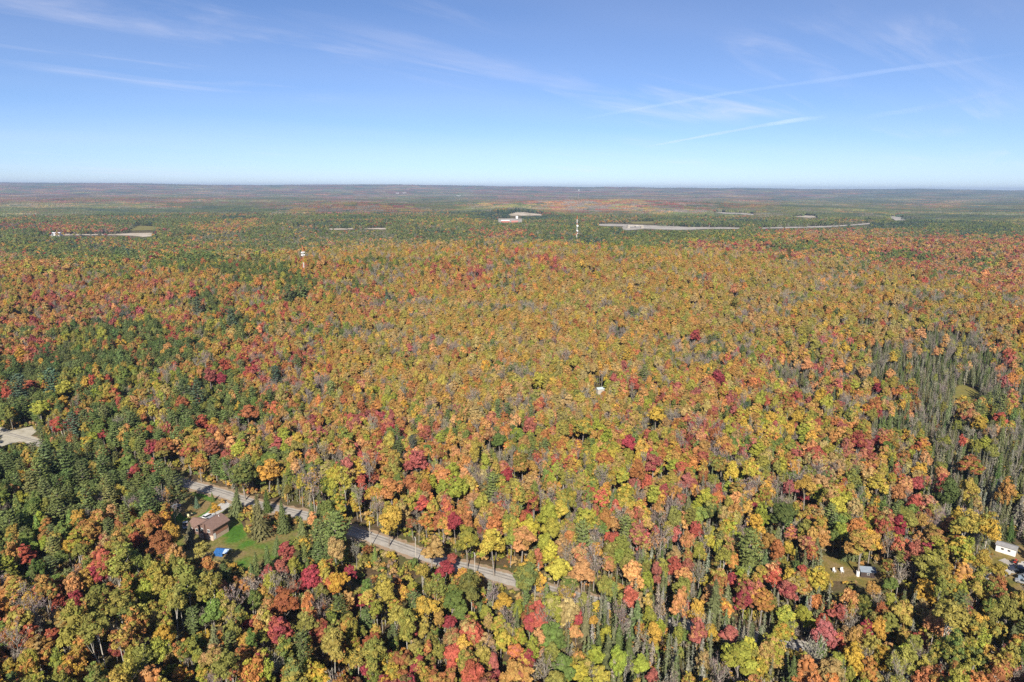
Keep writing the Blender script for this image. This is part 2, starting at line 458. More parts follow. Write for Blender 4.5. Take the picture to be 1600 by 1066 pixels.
# ------------------------------------------------------------------ colours of the foliage (linear albedo) and words for them
COL = {
 'crimson': ((.36, .055, .068), 'crimson'), 'red': ((.49, .11, .065), 'bright red'), 'pink': ((.44, .13, .10), 'dusty red'),
 'rust': ((.40, .145, .050), 'rust red'), 'orange': ((.57, .235, .055), 'bright orange'), 'salmon': ((.60, .30, .10), 'pale orange'),
 'gold': ((.56, .34, .030), 'golden'), 'yellow': ((.52, .44, .035), 'bright yellow'), 'ygreen': ((.34, .345, .030), 'yellow green'),
 'olive': ((.26, .255, .045), 'olive'), 'oliveyel': ((.40, .325, .045), 'olive yellow'), 'tan': ((.45, .315, .105), 'tan'),
 'brown': ((.48, .265, .055), 'orange brown'), 'mauve': ((.32, .235, .20), 'mauve grey'), 'greybr': ((.34, .285, .20), 'grey brown'),
 'green': ((.165, .225, .045), 'fresh green'), 'dkgreen': ((.105, .140, .036), 'dark green'), 'pine': ((.130, .175, .050), 'blue green'),
 'pine2': ((.175, .205, .052), 'soft green'), 'teal': ((.080, .125, .075), 'deep green'), 'sage': ((.175, .18, .09), 'sage grey'),
 'ash': ((.255, .235, .17), 'ash grey'), 'spr': ((.15, .165, .062), 'muted green'),
}
CN = list(COL); CI = {c: i for i, c in enumerate(CN)}; CA = np.array([COL[c][0] for c in CN])
MI, BI, BA, PI_, SP, SW = range(6)
KN = list(KINDS)
MIX = {
 'O': [(22, MI, 'brown'), (26, MI, 'oliveyel'), (3, MI, 'rust'), (5, MI, 'gold'), (3, MI, 'orange'), (32, MI, 'tan'), (2, MI, 'ygreen'), (11, MI, 'olive'), (9, BA, 'mauve'), (15, BA, 'greybr'), (3, MI, 'salmon'), (1.2, MI, 'pink'), (.3, MI, 'red'), (.3, PI_, 'pine')],
 'V': [(12, SW, 'sage'), (9, SW, 'ash'), (16, PI_, 'pine2'), (9, MI, 'olive'), (9, MI, 'green'), (3, MI, 'tan'), (10, BA, 'greybr'), (8, SP, 'spr'), (3, MI, 'rust'), (12, PI_, 'pine'), (2, MI, 'oliveyel')],
 'M': [(13, MI, 'brown'), (12, MI, 'oliveyel'), (5, MI, 'rust'), (6, MI, 'gold'), (6, MI, 'orange'), (7, MI, 'salmon'), (7, MI, 'ygreen'), (8, MI, 'olive'), (3, MI, 'pink'), (3, MI, 'red'), (1, MI, 'crimson'), (8, MI, 'tan'), (4, BI, 'oliveyel'), (9, BA, 'mauve'), (10, BA, 'greybr'), (3, PI_, 'pine2'), (4, SP, 'spr'), (3, MI, 'green')],
 'R': [(8, MI, 'rust'), (12, MI, 'pink'), (3, MI, 'red'), (3, MI, 'crimson'), (6, MI, 'orange'), (10, MI, 'salmon'), (12, MI, 'brown'), (12, BA, 'mauve'), (7, MI, 'olive'), (8, MI, 'tan'), (6, MI, 'oliveyel'), (3, PI_, 'pine')],
 'Y': [(16, MI, 'ygreen'), (11, MI, 'yellow'), (9, MI, 'gold'), (8, MI, 'oliveyel'), (6, MI, 'olive'), (4, MI, 'orange'), (5, MI, 'salmon'), (3, MI, 'pink'), (9, BA, 'mauve'), (6, BA, 'greybr'), (4, MI, 'green'), (6, SP, 'spr'), (3, MI, 'tan'), (2, MI, 'red')],
 'B': [(22, BI, 'oliveyel'), (14, BI, 'olive'), (8, BI, 'ygreen'), (7, MI, 'gold'), (6, MI, 'rust'), (5, MI, 'orange'), (4, MI, 'crimson'), (4, MI, 'red'), (5, BA, 'greybr'), (5, BI, 'green'), (4, PI_, 'pine'), (6, MI, 'olive'), (4, MI, 'brown')],
 'P': [(26, PI_, 'pine'), (18, PI_, 'pine2'), (8, SP, 'dkgreen'), (7, MI, 'green'), (7, MI, 'olive'), (4, MI, 'oliveyel'), (3, MI, 'gold'), (3, MI, 'rust'), (3, MI, 'salmon'), (1, MI, 'red')],
 'G': [(14, PI_, 'pine2'), (10, SP, 'spr'), (12, MI, 'green'), (9, MI, 'olive'), (8, MI, 'ygreen'), (6, PI_, 'pine'), (5, MI, 'oliveyel'), (3, MI, 'brown'), (3, BA, 'greybr'), (2, MI, 'orange')],
 'S': [(18, SW, 'ash'), (22, SW, 'sage'), (14, SW, 'spr'), (12, SP, 'dkgreen'), (10, SP, 'spr'), (6, BA, 'greybr'), (6, BA, 'mauve'), (5, SP, 'dkgreen'), (3, MI, 'salmon'), (3, MI, 'olive'), (2, MI, 'oliveyel')],
 'W': [(18, SW, 'sage'), (14, SW, 'ash'), (10, SW, 'spr'), (12, SP, 'spr'), (5, SP, 'dkgreen'), (8, BA, 'mauve'), (6, BA, 'greybr'), (7, MI, 'salmon'), (5, MI, 'gold'), (6, MI, 'ygreen'), (5, MI, 'pink'), (3, MI, 'red'), (7, MI, 'olive'), (4, MI, 'tan'), (3, BI, 'oliveyel')],
 'T': [(16, PI_, 'teal'), (14, PI_, 'pine'), (12, SP, 'spr'), (9, MI, 'olive'), (3, MI, 'rust'), (8, SW, 'sage'), (4, MI, 'brown'), (8, BA, 'greybr'), (5, PI_, 'pine2')],
 'Q': [(22, BA, 'mauve'), (8, MI, 'rust'), (4, MI, 'crimson'), (9, MI, 'pink'), (7, PI_, 'teal'), (6, MI, 'brown'), (5, MI, 'olive')],
 'D': [(14, BA, 'mauve'), (10, MI, 'rust'), (10, MI, 'pink'), (8, MI, 'brown'), (8, PI_, 'teal'), (8, PI_, 'pine'), (6, MI, 'olive'), (4, MI, 'crimson')],
}
CODES = list(MIX)
GY = [294, 300, 306, 314, 322, 330, 338, 346, 355, 364, 374, 387, 400, 415, 432, 455, 480, 508, 540, 575, 612, 650, 690, 730, 770, 810, 850, 890, 930, 970, 1010, 1055]
GRID = """
DTDQDTRDTQDTRDTDQDTRTTTTTTTTTTTT
DQDTDDQTDQTRDTDQTQQDTQDTQTDTTTTT
QQDQDTDQTDQDDTTDDQTQRTQRTQTTTTTT
RQQRDDDTTTQDTTTDQQQMQQTRTTTTTTTT
TRTTTDTTQQRQQTTMTRQMQQTRTTTTQRTT
TTTTTTTTTMQQRMTVTRQQMQTTVTTTTVTT
VTTTTVTTVVGTTTVTTVTTVGTVVVTVTTTT
GVGVTVVMVVTTVGMVVTVTTVVTVVTVTVTV
DRRVVVMMVSTVVSVVVVGTVTVVVVTVTVTV
VDMDDVSSVSVSVTVRVSVTPVVGRRRMVTTV
GVTMVGSSVSVSVVVMVTTGVGGGMRRRRRMR
GGTTMGMVVVOOOOOOOOMGGRRRGGMRRRRR
MPGGPMGOOOOOOOMMROOOOOOMRRMGGRRR
MMOGMGPPPBMGGMMROROOOOOOOOORRRGR
MMMMMMOPPMMMOMRMOOOOOOOOOOOOORRRRR
MRMMRMMMGPMMMOOOOOOOOOOOOOOOOOMR
RRRRMMPMMMMROOOOOOOOOOOOOOOOOOOM
RRRDMRGPMMMMOOOOOOOOOOOOOOOOOSOM
RRGPPPMMRMMOOOOOOOOOOOOOOOMOSSSO
PPPPGMMRMDMOOOOOOOOOOMMMMMOSSSSM
PPBPMGPPRMMMMOOOOOOMMMRMYRMMSSSP
PBPPMPPPMMMDDMOOOOMMMRYMMYMMSSGS
GPPGPMRMRRMMDMMMGMYMMRDYYMMRMSSS
PPPPPMRMGYMMMMMMMMYYMMWYMYMRMWSS
PPPPPPMYGYYYMMYMMYYYMWYMWMYPPWSS
GGPMMMBBPPBYOMRMBYYMWWMMWMYMPRWS
GGMMMMBBBPMMBRRBYYOWWWMWMMGMMBWW
MPMBBMBMMBMMBBMRBYMWWWMWPWWMBBBY
MMRBBBMMMMMBBBMYGMWWWWMWMWMBWBBB
MRBBBMGBMMBBBMBMMWWWMWWYWWMBWBGB
BMBBBBYBMBBBBBMRMMWWWWWWYWMWBBBG
BBBBMBYBBBBBBBMRBGYWWWYYWMWMWBBB
""".split()
GRID = [(g + g[-1] * 40)[:32] for g in GRID]
GA = np.array([[CODES.index(c) for c in g] for g in GRID])
GYa = np.array(GY, float)

def region(x, y):
    """which wood grows at a point of the ground"""
    px, py, d = project(x, y, height(x, y) + 9)
    n1 = fbm(x / 60, y / 60, 31, 3) - .5; n2 = fbm(x / 60, y / 60, 47, 3) - .5
    rowf = np.interp(py, GYa, np.arange(len(GYa)))
    amp_ = np.where(np.hypot(x, y) > 800, .9, 2.2); rowf = rowf + n1 * amp_ + R.uniform(-.35, .35, len(px))
    colf = (px - 25) / 50 + n2 * 2.4 + R.uniform(-.35, .35, len(px))
    g = GA[np.clip(np.round(rowf).astype(int), 0, len(GY) - 1), np.clip(np.round(colf).astype(int), 0, 31)]
    # wet ground spreads out from the swamp wood in fingers
    n3 = fbm(x / 34, y / 34, 83, 3); wet = (px > 1180) & (py > 500) & (py < 780) & (n3 > np.interp(px, [1180, 1330, 1600], [.66, .55, .44])) & ~np.isin(g, [CODES.index('S')])
    g = np.where(wet & (d < 900), CODES.index('W'), g)
    dry = (g == CODES.index('S')) & (py > 480) & (n3 < .40)
    return np.where(dry & (d < 900), CODES.index('M'), g)

def draw(reg, n, x, y):
    """kind and colours for n trees from the mixes, species running in loose groups"""
    kind = np.zeros(n, int); c1 = np.zeros(n, int); c2 = np.zeros(n, int)
    far_ = np.hypot(x, y) > 2500; un = np.where(far_, fbm(x / 420, y / 300, 78, 3), fbm(x / 38, y / 38, 77, 3))
    un = (np.argsort(np.argsort(un)) + .5) / n if n > 1 else un
    uu = np.where(R.rand(n) < np.where(far_, .85, np.where(np.hypot(x, y) > 420, .60, .35)), np.clip(un + R.normal(0, .08, n), 0, .999), R.rand(n))
    for q in range(len(CODES)):
        s = np.where(reg == q)[0]
        if len(s) == 0: continue
        L = MIX[CODES[q]]; w = np.array([l[0] for l in L], float); cw = np.cumsum(w) / w.sum()
        a = np.clip(np.searchsorted(cw, uu[s]), 0, len(L) - 1); b = R.choice(len(L), len(s), p=w / w.sum())
        ks = np.array([l[1] for l in L]); cs = np.array([CI[l[2]] for l in L])
        kind[s] = ks[a]; c1[s] = cs[a]
        same = (ks[a] <= BI) == (ks[b] <= BI)
        c2[s] = np.where(same, cs[b], cs[a])
    return kind, c1, c2
def jitter(c):
    n = len(c); g = CA[c]; lum = g @ np.array([.3, .6, .1]); g = g + (lum[:, None] - g) * .11
    g = g * np.exp(R.normal(0, .12, (n, 1))) * np.exp(R.normal(0, .06, (n, 3)))
    return np.clip(g, .01, .8)

# ------------------------------------------------------------------ what the photograph leaves open: clearings, roads, yards (pixel outlines, laid on the ground)
OPEN = {
 'road_a': [(262, 742), (298, 750), (375, 772), (372, 784), (300, 768)],
 'road_b': [(462, 795), (484, 800), (482, 813), (462, 807)],
 'road_c': [(548, 825), (658, 859), (658, 875), (548, 842)],
 'road_d': [(718, 876), (800, 900), (802, 912), (716, 890)],
 'yard': [(300, 768), (330, 783), (360, 790), (372, 812), (384, 838), (425, 835), (448, 828), (462, 822), (455, 842), (430, 868), (404, 880), (365, 882), (340, 870), (300, 868), (283, 858), (285, 820), (265, 798), (283, 775)],
 'pit': [(0, 666), (20, 673), (50, 666), (66, 688), (50, 694), (30, 690), (0, 700)],
 'meadow': [(1494, 607), (1503, 603), (1512, 605), (1522, 611), (1534, 616), (1524, 619), (1510, 618), (1500, 622), (1488, 625), (1496, 616)],
 'shedyard': [(1288, 871), (1325, 878), (1362, 890), (1374, 905), (1350, 916), (1330, 906), (1290, 906)],
 'homes': [(1548, 842), (1600, 848), (1600, 920), (1578, 916), (1560, 880)],
 'track': [(1214, 1000), (1245, 1006), (1275, 1013), (1272, 1017), (1240, 1012), (1212, 1005)],
 'cabin': [(931, 602), (944, 602), (944, 610), (931, 610)],
 'hwy': [(925, 351.5), (955, 350.2), (985, 351), (1040, 353.5), (1075, 355), (1180, 356.3), (1290, 353.3), (1330, 351), (1360, 348), (1360, 350.2), (1290, 355.5), (1180, 358), (1105, 358), (1070, 360), (1040, 359.2), (1010, 358), (985, 360), (972, 358.5), (978, 354.5), (925, 352.5)],
 'hwy_w': [(62, 367.6), (110, 366.2), (175, 366.4), (200, 365), (237, 364.4), (236, 369.5), (222, 370.8), (200, 368.6), (175, 368.2), (60, 369)],
 'marsh': [(500, 358), (540, 357), (560, 357.4), (590, 356.6), (622, 357.6), (600, 359), (570, 358.6), (520, 359.6)],
 'quarry': [(793, 336), (806, 332.5), (820, 332.5), (846, 335), (846, 337), (800, 337.5)],
 'plant': [(779, 342), (816, 342), (816, 348), (779, 348)],
 'field': [(985, 347), (1022, 346), (1022, 350), (990, 350)],
 'cut_a': [(1112, 331.5), (1140, 332.6), (1160, 333), (1185, 335.5), (1178, 336.5), (1150, 334.8), (1130, 334)],
 'cut_b': [(1236, 338.5), (1262, 336.5), (1280, 338.5), (1286, 340.2), (1262, 340.4), (1250, 339.3)],
 'cut_c': [(1385, 338), (1404, 338), (1418, 344), (1400, 345)],
 'field_w': [(200, 361), (215, 353), (240, 354), (240, 360)],
}
LOW = {'verge': [(562, 846), (662, 878), (690, 898), (640, 902), (575, 892)], 'bank': [(380, 785), (420, 795), (460, 812), (395, 812)], 'lawnedge': [(345, 874), (372, 874), (370, 905), (352, 905)]}
def raster(poly, W=1600, Hh=1066):
    poly = np.array(poly, float); m = np.zeros((Hh, W), bool)
    y0 = int(max(0, poly[:, 1].min() - 1)); y1 = int(min(Hh, poly[:, 1].max() + 2)); x0 = int(max(0, poly[:, 0].min() - 1)); x1 = int(min(W, poly[:, 0].max() + 2))
    xs, ys = np.meshgrid(np.arange(x0, x1), np.arange(y0, y1)); ins = np.zeros(xs.shape, bool); n = len(poly)
    for i in range(n):
        (ax, ay), (bx, by) = poly[i], poly[(i + 1) % n]
        if ay == by: continue
        c = ((ay > ys) != (by > ys)) & (xs < (bx - ax) * (ys - ay) / (by - ay) + ax); ins ^= c
    m[y0:y1, x0:x1] = ins
    return m
MASK = np.zeros((1066, 1600), bool); MLOW = MASK.copy()
for p in OPEN.values(): MASK |= raster(p)
for p in LOW.values(): MLOW |= raster(p)
def blocked(x, y, h, r, low=True):
    """does a tree of height h and crown radius r standing here stand in, or hide, open ground"""
    z = height(x, y); hit = np.zeros(len(x), bool)
    M = (MASK | MLOW) if low else MASK
    for fz in (0, .3, .55, .8, .97):
        for fx in (-.75, 0, .75):
            px, py, d = project(x + r * fx * (1 if .2 < fz < .9 else .4), y, z + h * fz)
            ix = np.round(px).astype(int); iy = np.round(py).astype(int)
            ok = (ix >= 0) & (ix < 1600) & (iy >= 0) & (iy < 1066)
            hit |= ok & M[np.clip(iy, 0, 1065), np.clip(ix, 0, 1599)]
    return hit

# ------------------------------------------------------------------ trees one can pick out: pixel of the crown's centre, its radius, kind, colours
NOTE = """
115 665 14 p teal;162 681 9 m crimson;179 681 12 p pine2;240 702 13 m crimson;185 730 10 m yellow;212 741 12 m crimson;277 760 17 p pine;72 722 19 p pine;107 722 18 p pine;160 735 16 p pine;50 760 16 p pine2;230 792 18 p pine;245 762 14 p pine;215 757 13 p pine2;137 787 16 p pine;172 777 14 p pine2;20 772 12 m salmon;277 697 12 m salmon;312 725 12 m orange;332 700 14 m pink;357 677 10 m orange;317 660 12 m red
337 727 11 p pine;380 740 21 m green;232 825 20 m rust;215 847 14 m red;252 855 20 m rust;140 830 16 m orange;150 842 10 m yellow;40 868 15 m red;150 902 15 m crimson;182 882 20 b oliveyel;316 866 13 b oliveyel;296 835 10 s sage;366 783 12 s spr;336 796 8 m gold;406 805 17 s spr;417 782 9 s dkgreen;442 806 13 s pine;432 805 6 m brown;472 824 10 s spr;487 803 10 s pine;518 832 23 p pine2;332 776 4 s green;307 784 5 s teal;431 851 8 s pine;397 886 12 s pine2;416 872 11 s pine
450 866 17 m pink;476 851 12 m olive;324 886 12 m orange;352 895 11 p pine;475 912 12 m crimson;457 918 10 m red;445 942 19 m rust;437 980 19 m red;532 910 17 m gold;548 897 12 m crimson;629 930 12 m orange;562 940 11 m crimson;546 950 11 m red;630 963 10 m crimson;665 957 20 m gold;710 945 20 m green;695 893 13 m crimson;707 874 9 m pink;722 900 10 m orange;737 922 21 b green;702 975 11 m crimson;705 1032 18 m red;629 1022 9 m orange;680 920 15 b olive;662 900 12 b oliveyel
600 922 16 b oliveyel;637 985 18 b olive;520 1015 20 b oliveyel;582 1025 20 b olive;477 980 17 b olive;535 872 10 m olive;497 865 12 p pine;585 867 7 s green;785 945 14 m gold;782 1005 16 m yellow;717 767 19 m ygreen;772 852 23 m yellow;650 720 19 m pink;622 705 11 p pine;670 725 9 s pine;612 768 18 m orange;662 790 13 m red;667 815 14 m orange;692 825 14 m orange;606 810 20 m gold;672 860 18 m salmon;570 780 8 m crimson;558 788 10 m gold;585 747 9 m pink;572 745 8 m crimson
792 742 10 m crimson;432 695 11 m pink;462 700 11 m olive;418 735 19 m gold;540 752 14 b oliveyel;490 760 17 d mauve;600 672 9 m red;705 690 12 m orange;757 685 8 m green;782 692 12 m green;730 845 18 m olive;530 788 15 m ygreen;755 765 11 m sage;981 696 13 m crimson;1021 727 14 m pink;1180 800 12 m crimson;1180 820 14 m gold;910 895 18 m salmon;952 885 13 m salmon;1055 885 14 m red;960 822 13 m salmon;1010 815 11 m tan;815 846 19 m salmon;826 828 15 m yellow;860 827 17 m ygreen;870 892 18 m yellow;820 907 24 m green
1175 862 23 p pine2;1142 908 12 m crimson;1190 942 17 m orange;1132 950 13 m orange;1157 1033 24 m ygreen;1110 848 11 m yellow;1087 827 12 m red;827 975 14 m red;875 962 10 m yellow;900 967 13 m crimson;865 992 20 m green;902 990 11 m salmon;907 1050 16 m ygreen;935 950 9 m gold;929 972 8 m gold;1025 995 15 m gold;1140 995 14 m pink;1106 910 10 m yellow;1070 997 11 m green;958 925 11 p pine2;1010 910 13 m ygreen;1090 990 9 m orange;1053 960 11 m green;1190 900 14 m brown;930 1025 15 m ygreen;950 990 12 m ygreen
1052 730 12 m ygreen;972 747 12 m ygreen;875 800 15 m yellow;917 810 17 m ygreen;832 795 11 m crimson;910 670 16 m olive;1025 650 14 m gold;1022 775 14 m ygreen;1110 797 14 m dkgreen;1090 790 10 m yellow;1032 845 17 d mauve;1155 750 11 m ygreen;1087 767 11 m salmon;1082 725 11 m orange;1077 687 9 m crimson;1140 677 11 m yellow;1130 732 15 m olive;1182 705 15 m ygreen;817 727 19 m olive;1216 862 14 m rust;1232 857 10 m gold;1227 807 21 m dkgreen;1280 905 18 m yellow;1277 862 12 s spr;1347 852 23 m brown
1362 822 13 m yellow;1405 822 14 m crimson;1357 802 13 m rust;1445 880 25 m olive;1448 862 12 m crimson;1497 857 20 m ygreen;1505 820 21 b oliveyel;1542 827 19 b gold;1535 875 14 m gold;1560 892 11 m oliveyel;1450 925 17 m gold;1395 917 11 m green;1507 900 17 m salmon;1532 922 17 m oliveyel;1230 965 15 m ygreen;1255 965 15 m ygreen;1307 957 13 m pink;1232 927 15 m pink;1410 960 17 m oliveyel;1480 975 25 b oliveyel;1492 957 12 m salmon;1530 980 20 m olive;1577 960 20 m olive;1347 947 15 m dkgreen;1247 760 9 m red;1257 774 9 m crimson
1370 760 15 m yellow;1477 770 21 m dkgreen;1405 772 12 m salmon;1432 758 11 m pink;110 975 20 b oliveyel;160 990 21 b olive;150 955 18 b olive;227 925 18 m ygreen;297 912 20 b olive;300 945 10 m gold;300 970 14 p pine;332 962 17 m green;182 1020 13 m crimson;85 1002 15 m red;115 940 14 m crimson;92 940 11 m red;10 960 14 m orange;27 1012 19 d greybr;82 965 12 d mauve;282 1055 14 m orange;315 1055 14 m ygreen;257 997 16 m gold;225 1035 18 b olive;355 1050 21 b olive;277 1025 9 m green;380 917 11 m orange;370 940 9 m gold
397 940 14 m green;345 1000 10 m orange;380 975 13 m pink;77 892 15 p pine;100 875 13 m green;107 858 13 m gold;841 596 13 m yellow;1125 590 11 m crimson;1245 655 11 m gold;1372 690 9 m crimson;1395 560 9 m gold;1340 690 15 m crimson;1357 698 11 m pink;1520 730 18 m rust;1395 600 10 m oliveyel;100 610 16 m ygreen;80 600 16 p teal;25 610 18 p teal;62 640 14 m ygreen;310 620 17 p teal;430 590 12 p teal;328 590 14 m pink;345 595 10 m crimson;425 625 11 p pine;388 648 15 m rust;345 545 9 m pink;365 500 12 p teal;308 480 12 p teal
605 468 9 s teal;200 400 6 s teal;450 460 14 p pine;470 455 13 p pine;1085 525 10 m crimson;1320 545 9 m gold;1372 608 8 m crimson;62 740 17 p pine2;128 745 16 p pine;90 790 18 p pine2;30 800 16 s green;60 830 14 s green;110 820 13 s green;10 730 15 p pine;195 810 14 p pine2;170 830 14 p pine;262 770 10 m brown;252 778 14 d mauve;272 800 9 d mauve;255 815 12 m rust;1405 900 13 d greybr;1430 890 11 d mauve;1175 870 12 p pine;395 895 9 s pine;1560 770 14 s ash;1590 800 14 s ash;1240 985 9 d ash;505 1000 9 d ash
"""
KEY = {'m': MI, 'b': BI, 'd': BA, 'p': PI_, 's': SP}
RATIO = {MI: 3.6, BI: 5.0, BA: 4.3, PI_: 3.7, SP: 4.0, SW: 9}     # height / crown radius
CZ = {MI: .66, BI: .68, BA: .62, PI_: .60, SP: .50}
trees = []     # x, y, kind, c1, c2, height, radius(scale), note flag
for ent in NOTE.replace('\n', ';').split(';'):
    if not ent.strip(): continue
    px, py, r, k, c = ent.split(); px, py, r = float(px), float(py), float(r); k = KEY[k]
    g = ground(px, py); rw = r * math.hypot(g.y, CAM_H) / F
    h = min(max(rw * RATIO[k], rw * 2.4), 21 if k in (MI, BI, BA) else 24)
    if k == MI and rw > 4.5: h = 16 + (rw - 4.5)
    g = ground(px, py, h * CZ[k])
    rw = r * math.hypot(g.y, CAM_H - h * CZ[k]) / F
    pool = {MI: ['oliveyel', 'brown', 'gold', 'ygreen', c, c], BI: ['olive', 'oliveyel'], BA: ['mauve', 'brown'], PI_: ['pine', 'pine2'], SP: ['spr', 'pine']}[k]
    if c in ('crimson', 'red', 'pink'): pool = ['rust', 'red', 'crimson', c]
    if c in ('green', 'dkgreen'): pool = ['olive', c, c]
    if c in ('yellow', 'ygreen'): pool = ['ygreen', 'yellow', 'gold', c]
    trees.append([g.x, g.y, k, CI[c], CI[random.choice(pool)], h, rw, 1])
NT = np.array(trees)
npx, npy, nd = project(NT[:, 0], NT[:, 1], height(NT[:, 0], NT[:, 1]) + NT[:, 5] * .75)
nrp = NT[:, 6] * F / nd

def hexgrid(d0, d1, sp, jit, half=.86):
    ys = np.arange(max(d0 * .75, 60), d1, sp * .87)
    out = []
    for i, y in enumerate(ys):
        w = half * y + 60
        xs = np.arange(-w, w, sp) + (sp / 2 if i % 2 else 0)
        out.append(np.stack([xs, np.full(len(xs), y)], 1))
    P = np.concatenate(out); P += R.uniform(-jit, jit, P.shape) * sp
    D = np.hypot(P[:, 0], P[:, 1])
    return P[(D >= d0) & (D < d1)]

# near wood
ROADPIX = [(-60, 660), (30, 684), (110, 707), (190, 727), (262, 747), (300, 758), (345, 770), (400, 788), (470, 804), (520, 819), (556, 832), (600, 846), (645, 862), (700, 880), (750, 893), (800, 907), (880, 929), (980, 953), (1090, 978), (1210, 1001), (1295, 1021), (1400, 1050), (1520, 1085)]
P = hexgrid(95, 950, 4.0, .42)
reg = region(P[:, 0], P[:, 1]); kd, c1, c2 = draw(reg, len(P), P[:, 0], P[:, 1])
wantW = np.isin(kd, [SW]); base_h = {MI: 12.2, BI: 13.8, BA: 12.2, PI_: 12.8, SP: 11.2, SW: 10.8}
hh = np.array([base_h[k] for k in kd]) * np.exp(R.normal(0, .17, len(P))) * (.86 + .25 * fbm(P[:, 0] / 45, P[:, 1] / 45, 13, 2))
rr = np.minimum(hh / np.array([RATIO[k] for k in kd]) * R.uniform(.58, .98, len(P)), 3.8)
keep = ~blocked(P[:, 0], P[:, 1], hh, rr)
# nothing grows on the road, and the gravel and house lots lie in the sun
RL = np.array([ground(*q)[:2] for q in ROADPIX]); seg = [(RL[i] + (RL[i + 1] - RL[i]) * t) for i in range(len(RL) - 1) for t in np.linspace(0, 1, 12)]
for q in seg: keep &= np.hypot(P[:, 0] - q[0], P[:, 1] - q[1]) > (4.6 if q[0] < 2 else 2.6)
MSUN = np.zeros((1066, 1600), bool)
for q in ('pit', 'homes', 'shedyard', 'road_c'): MSUN |= raster(OPEN[q])
for f_ in (.35, .6, .85):
    sl_ = hh * f_ / math.tan(SUN_EL); qx, qy = P[:, 0] + sl_ * math.sin(SUN_AZ), P[:, 1] + sl_ * math.cos(SUN_AZ)
    sx_, sy_, _d = project(qx, qy, height(qx, qy)); ok = (sx_ > -60) & (sx_ < 1660) & (sy_ >= 0) & (sy_ < 1066)
    keep &= ~(ok & MSUN[np.clip(sy_.astype(int), 0, 1065), np.clip(sx_.astype(int), 0, 1599)] & (R.rand(len(P)) < .8))
# leave the picked-out trees their room
for i in range(len(NT)):
    d2 = np.hypot(P[:, 0] - NT[i, 0], P[:, 1] - NT[i, 1]); keep &= d2 > max(NT[i, 6] * .85, 2.0)
tpx, tpy, td = project(P[:, 0], P[:, 1], height(P[:, 0], P[:, 1]) + hh * .8)
for i in range(len(NT)):
    s = (np.abs(tpx - npx[i]) < nrp[i] * 1.0) & (np.abs(tpy - npy[i] - nrp[i] * .2) < nrp[i] * 1.1) & (td < nd[i])
    keep &= ~s
# thin crowded big crowns and let swamp spires stand closer
keep &= (R.rand(len(P)) < np.where(kd == PI_, .80, np.where(kd == MI, .93, 1)))
P, kd, c1, c2, hh, rr = P[keep], kd[keep], c1[keep], c2[keep], hh[keep], rr[keep]
near = np.concatenate([NT, np.stack([P[:, 0], P[:, 1], kd, c1, c2, hh, rr, np.zeros(len(P))], 1)])
# extra spires in the swamp wood
P = hexgrid(95, 950, 3.6, .42); rg = region(P[:, 0], P[:, 1])
s = ((rg == CODES.index('S')) & (R.rand(len(P)) < .45)) | ((rg == CODES.index('W')) & (R.rand(len(P)) < .62)) | ((rg == CODES.index('Y')) & (R.rand(len(P)) < .10)); P = P[s]
hh = R.uniform(5.5, 11.5, len(P)) * (.8 + .4 * fbm(P[:, 0] / 20, P[:, 1] / 20, 15, 2)); rr = hh / R.uniform(7.5, 10.5, len(P)); keep = ~blocked(P[:, 0], P[:, 1], hh, rr)
tpx, tpy, td = project(P[:, 0], P[:, 1], height(P[:, 0], P[:, 1]) + hh * .8)
for i in range(len(NT)):
    keep &= ~((np.abs(tpx - npx[i]) < nrp[i]) & (np.abs(tpy - npy[i]) < nrp[i] * .9) & (td < nd[i]))
P, hh, rr = P[keep], hh[keep], rr[keep]
cc = R.choice([CI['ash'], CI['sage'], CI['spr'], CI['dkgreen']], len(P), p=[.30, .34, .22, .14])
near = np.concatenate([near, np.stack([P[:, 0], P[:, 1], np.full(len(P), SW), cc, cc, hh, rr, np.zeros(len(P))], 1)])
print('near trees', len(near))

# which of them show largest: those become individuals (300 of a kind)
zz = height(near[:, 0], near[:, 1])
px, py, dd = project(near[:, 0], near[:, 1], zz + near[:, 5] * .7)
vis = (px > -5) & (px < 1605) & (py > 250) & (py < 1068)
score = np.where(vis, 1.0, 0) * near[:, 6] ** .5 / dd * np.where(near[:, 7] > 0, 2.2, 1)
indiv = np.zeros(len(near), bool)
LIMIT = {MI: 300, BI: 300, BA: 200, PI_: 300, SP: 200, SW: 300}
for k in range(6):
    s = np.where((near[:, 2] == k) & vis)[0]; s = s[np.argsort(-score[s])][:LIMIT[k]]; indiv[s] = True

# ------------------------------------------------------------------ the setting: ground, sheets
M_GROUND = blend_mat('forest_floor', [(.075, .055, .03), (.13, .09, .05), (.10, .10, .035), (.17, .11, .055)], .09)
rings = np.concatenate([[0], np.geomspace(30, 23500, 230)]); NA = 720
ang = np.arange(NA) * 2 * math.pi / NA
GX = (rings[1:, None] * np.sin(ang)); GYY = (rings[1:, None] * np.cos(ang))
GV = np.stack([GX, GYY, height(GX, GYY)], -1).reshape(-1, 3)
i, j = np.meshgrid(np.arange(len(rings) - 2), np.arange(NA), indexing='ij')
GF = np.stack([i * NA + j, (i + 1) * NA + j, (i + 1) * NA + (j + 1) % NA, i * NA + (j + 1) % NA], -1).reshape(-1, 4)[:, ::-1]
cen = (np.concatenate([GV, [[0, 0, float(height(0., 0.))]]]), np.array([[(k + 1) % NA, k, len(GV)] for k in range(NA)])[:, ::-1])
me = mesh_from('ground', [(GV, GF, 0, None, None)], [M_GROUND])
go = bpy.data.objects.new('ground', me); COLL.objects.link(go); go['kind'] = 'structure'
cm = mesh_from('ground_centre', [(cen[0], cen[1], 0, None, None)], [M_GROUND])
import bmesh
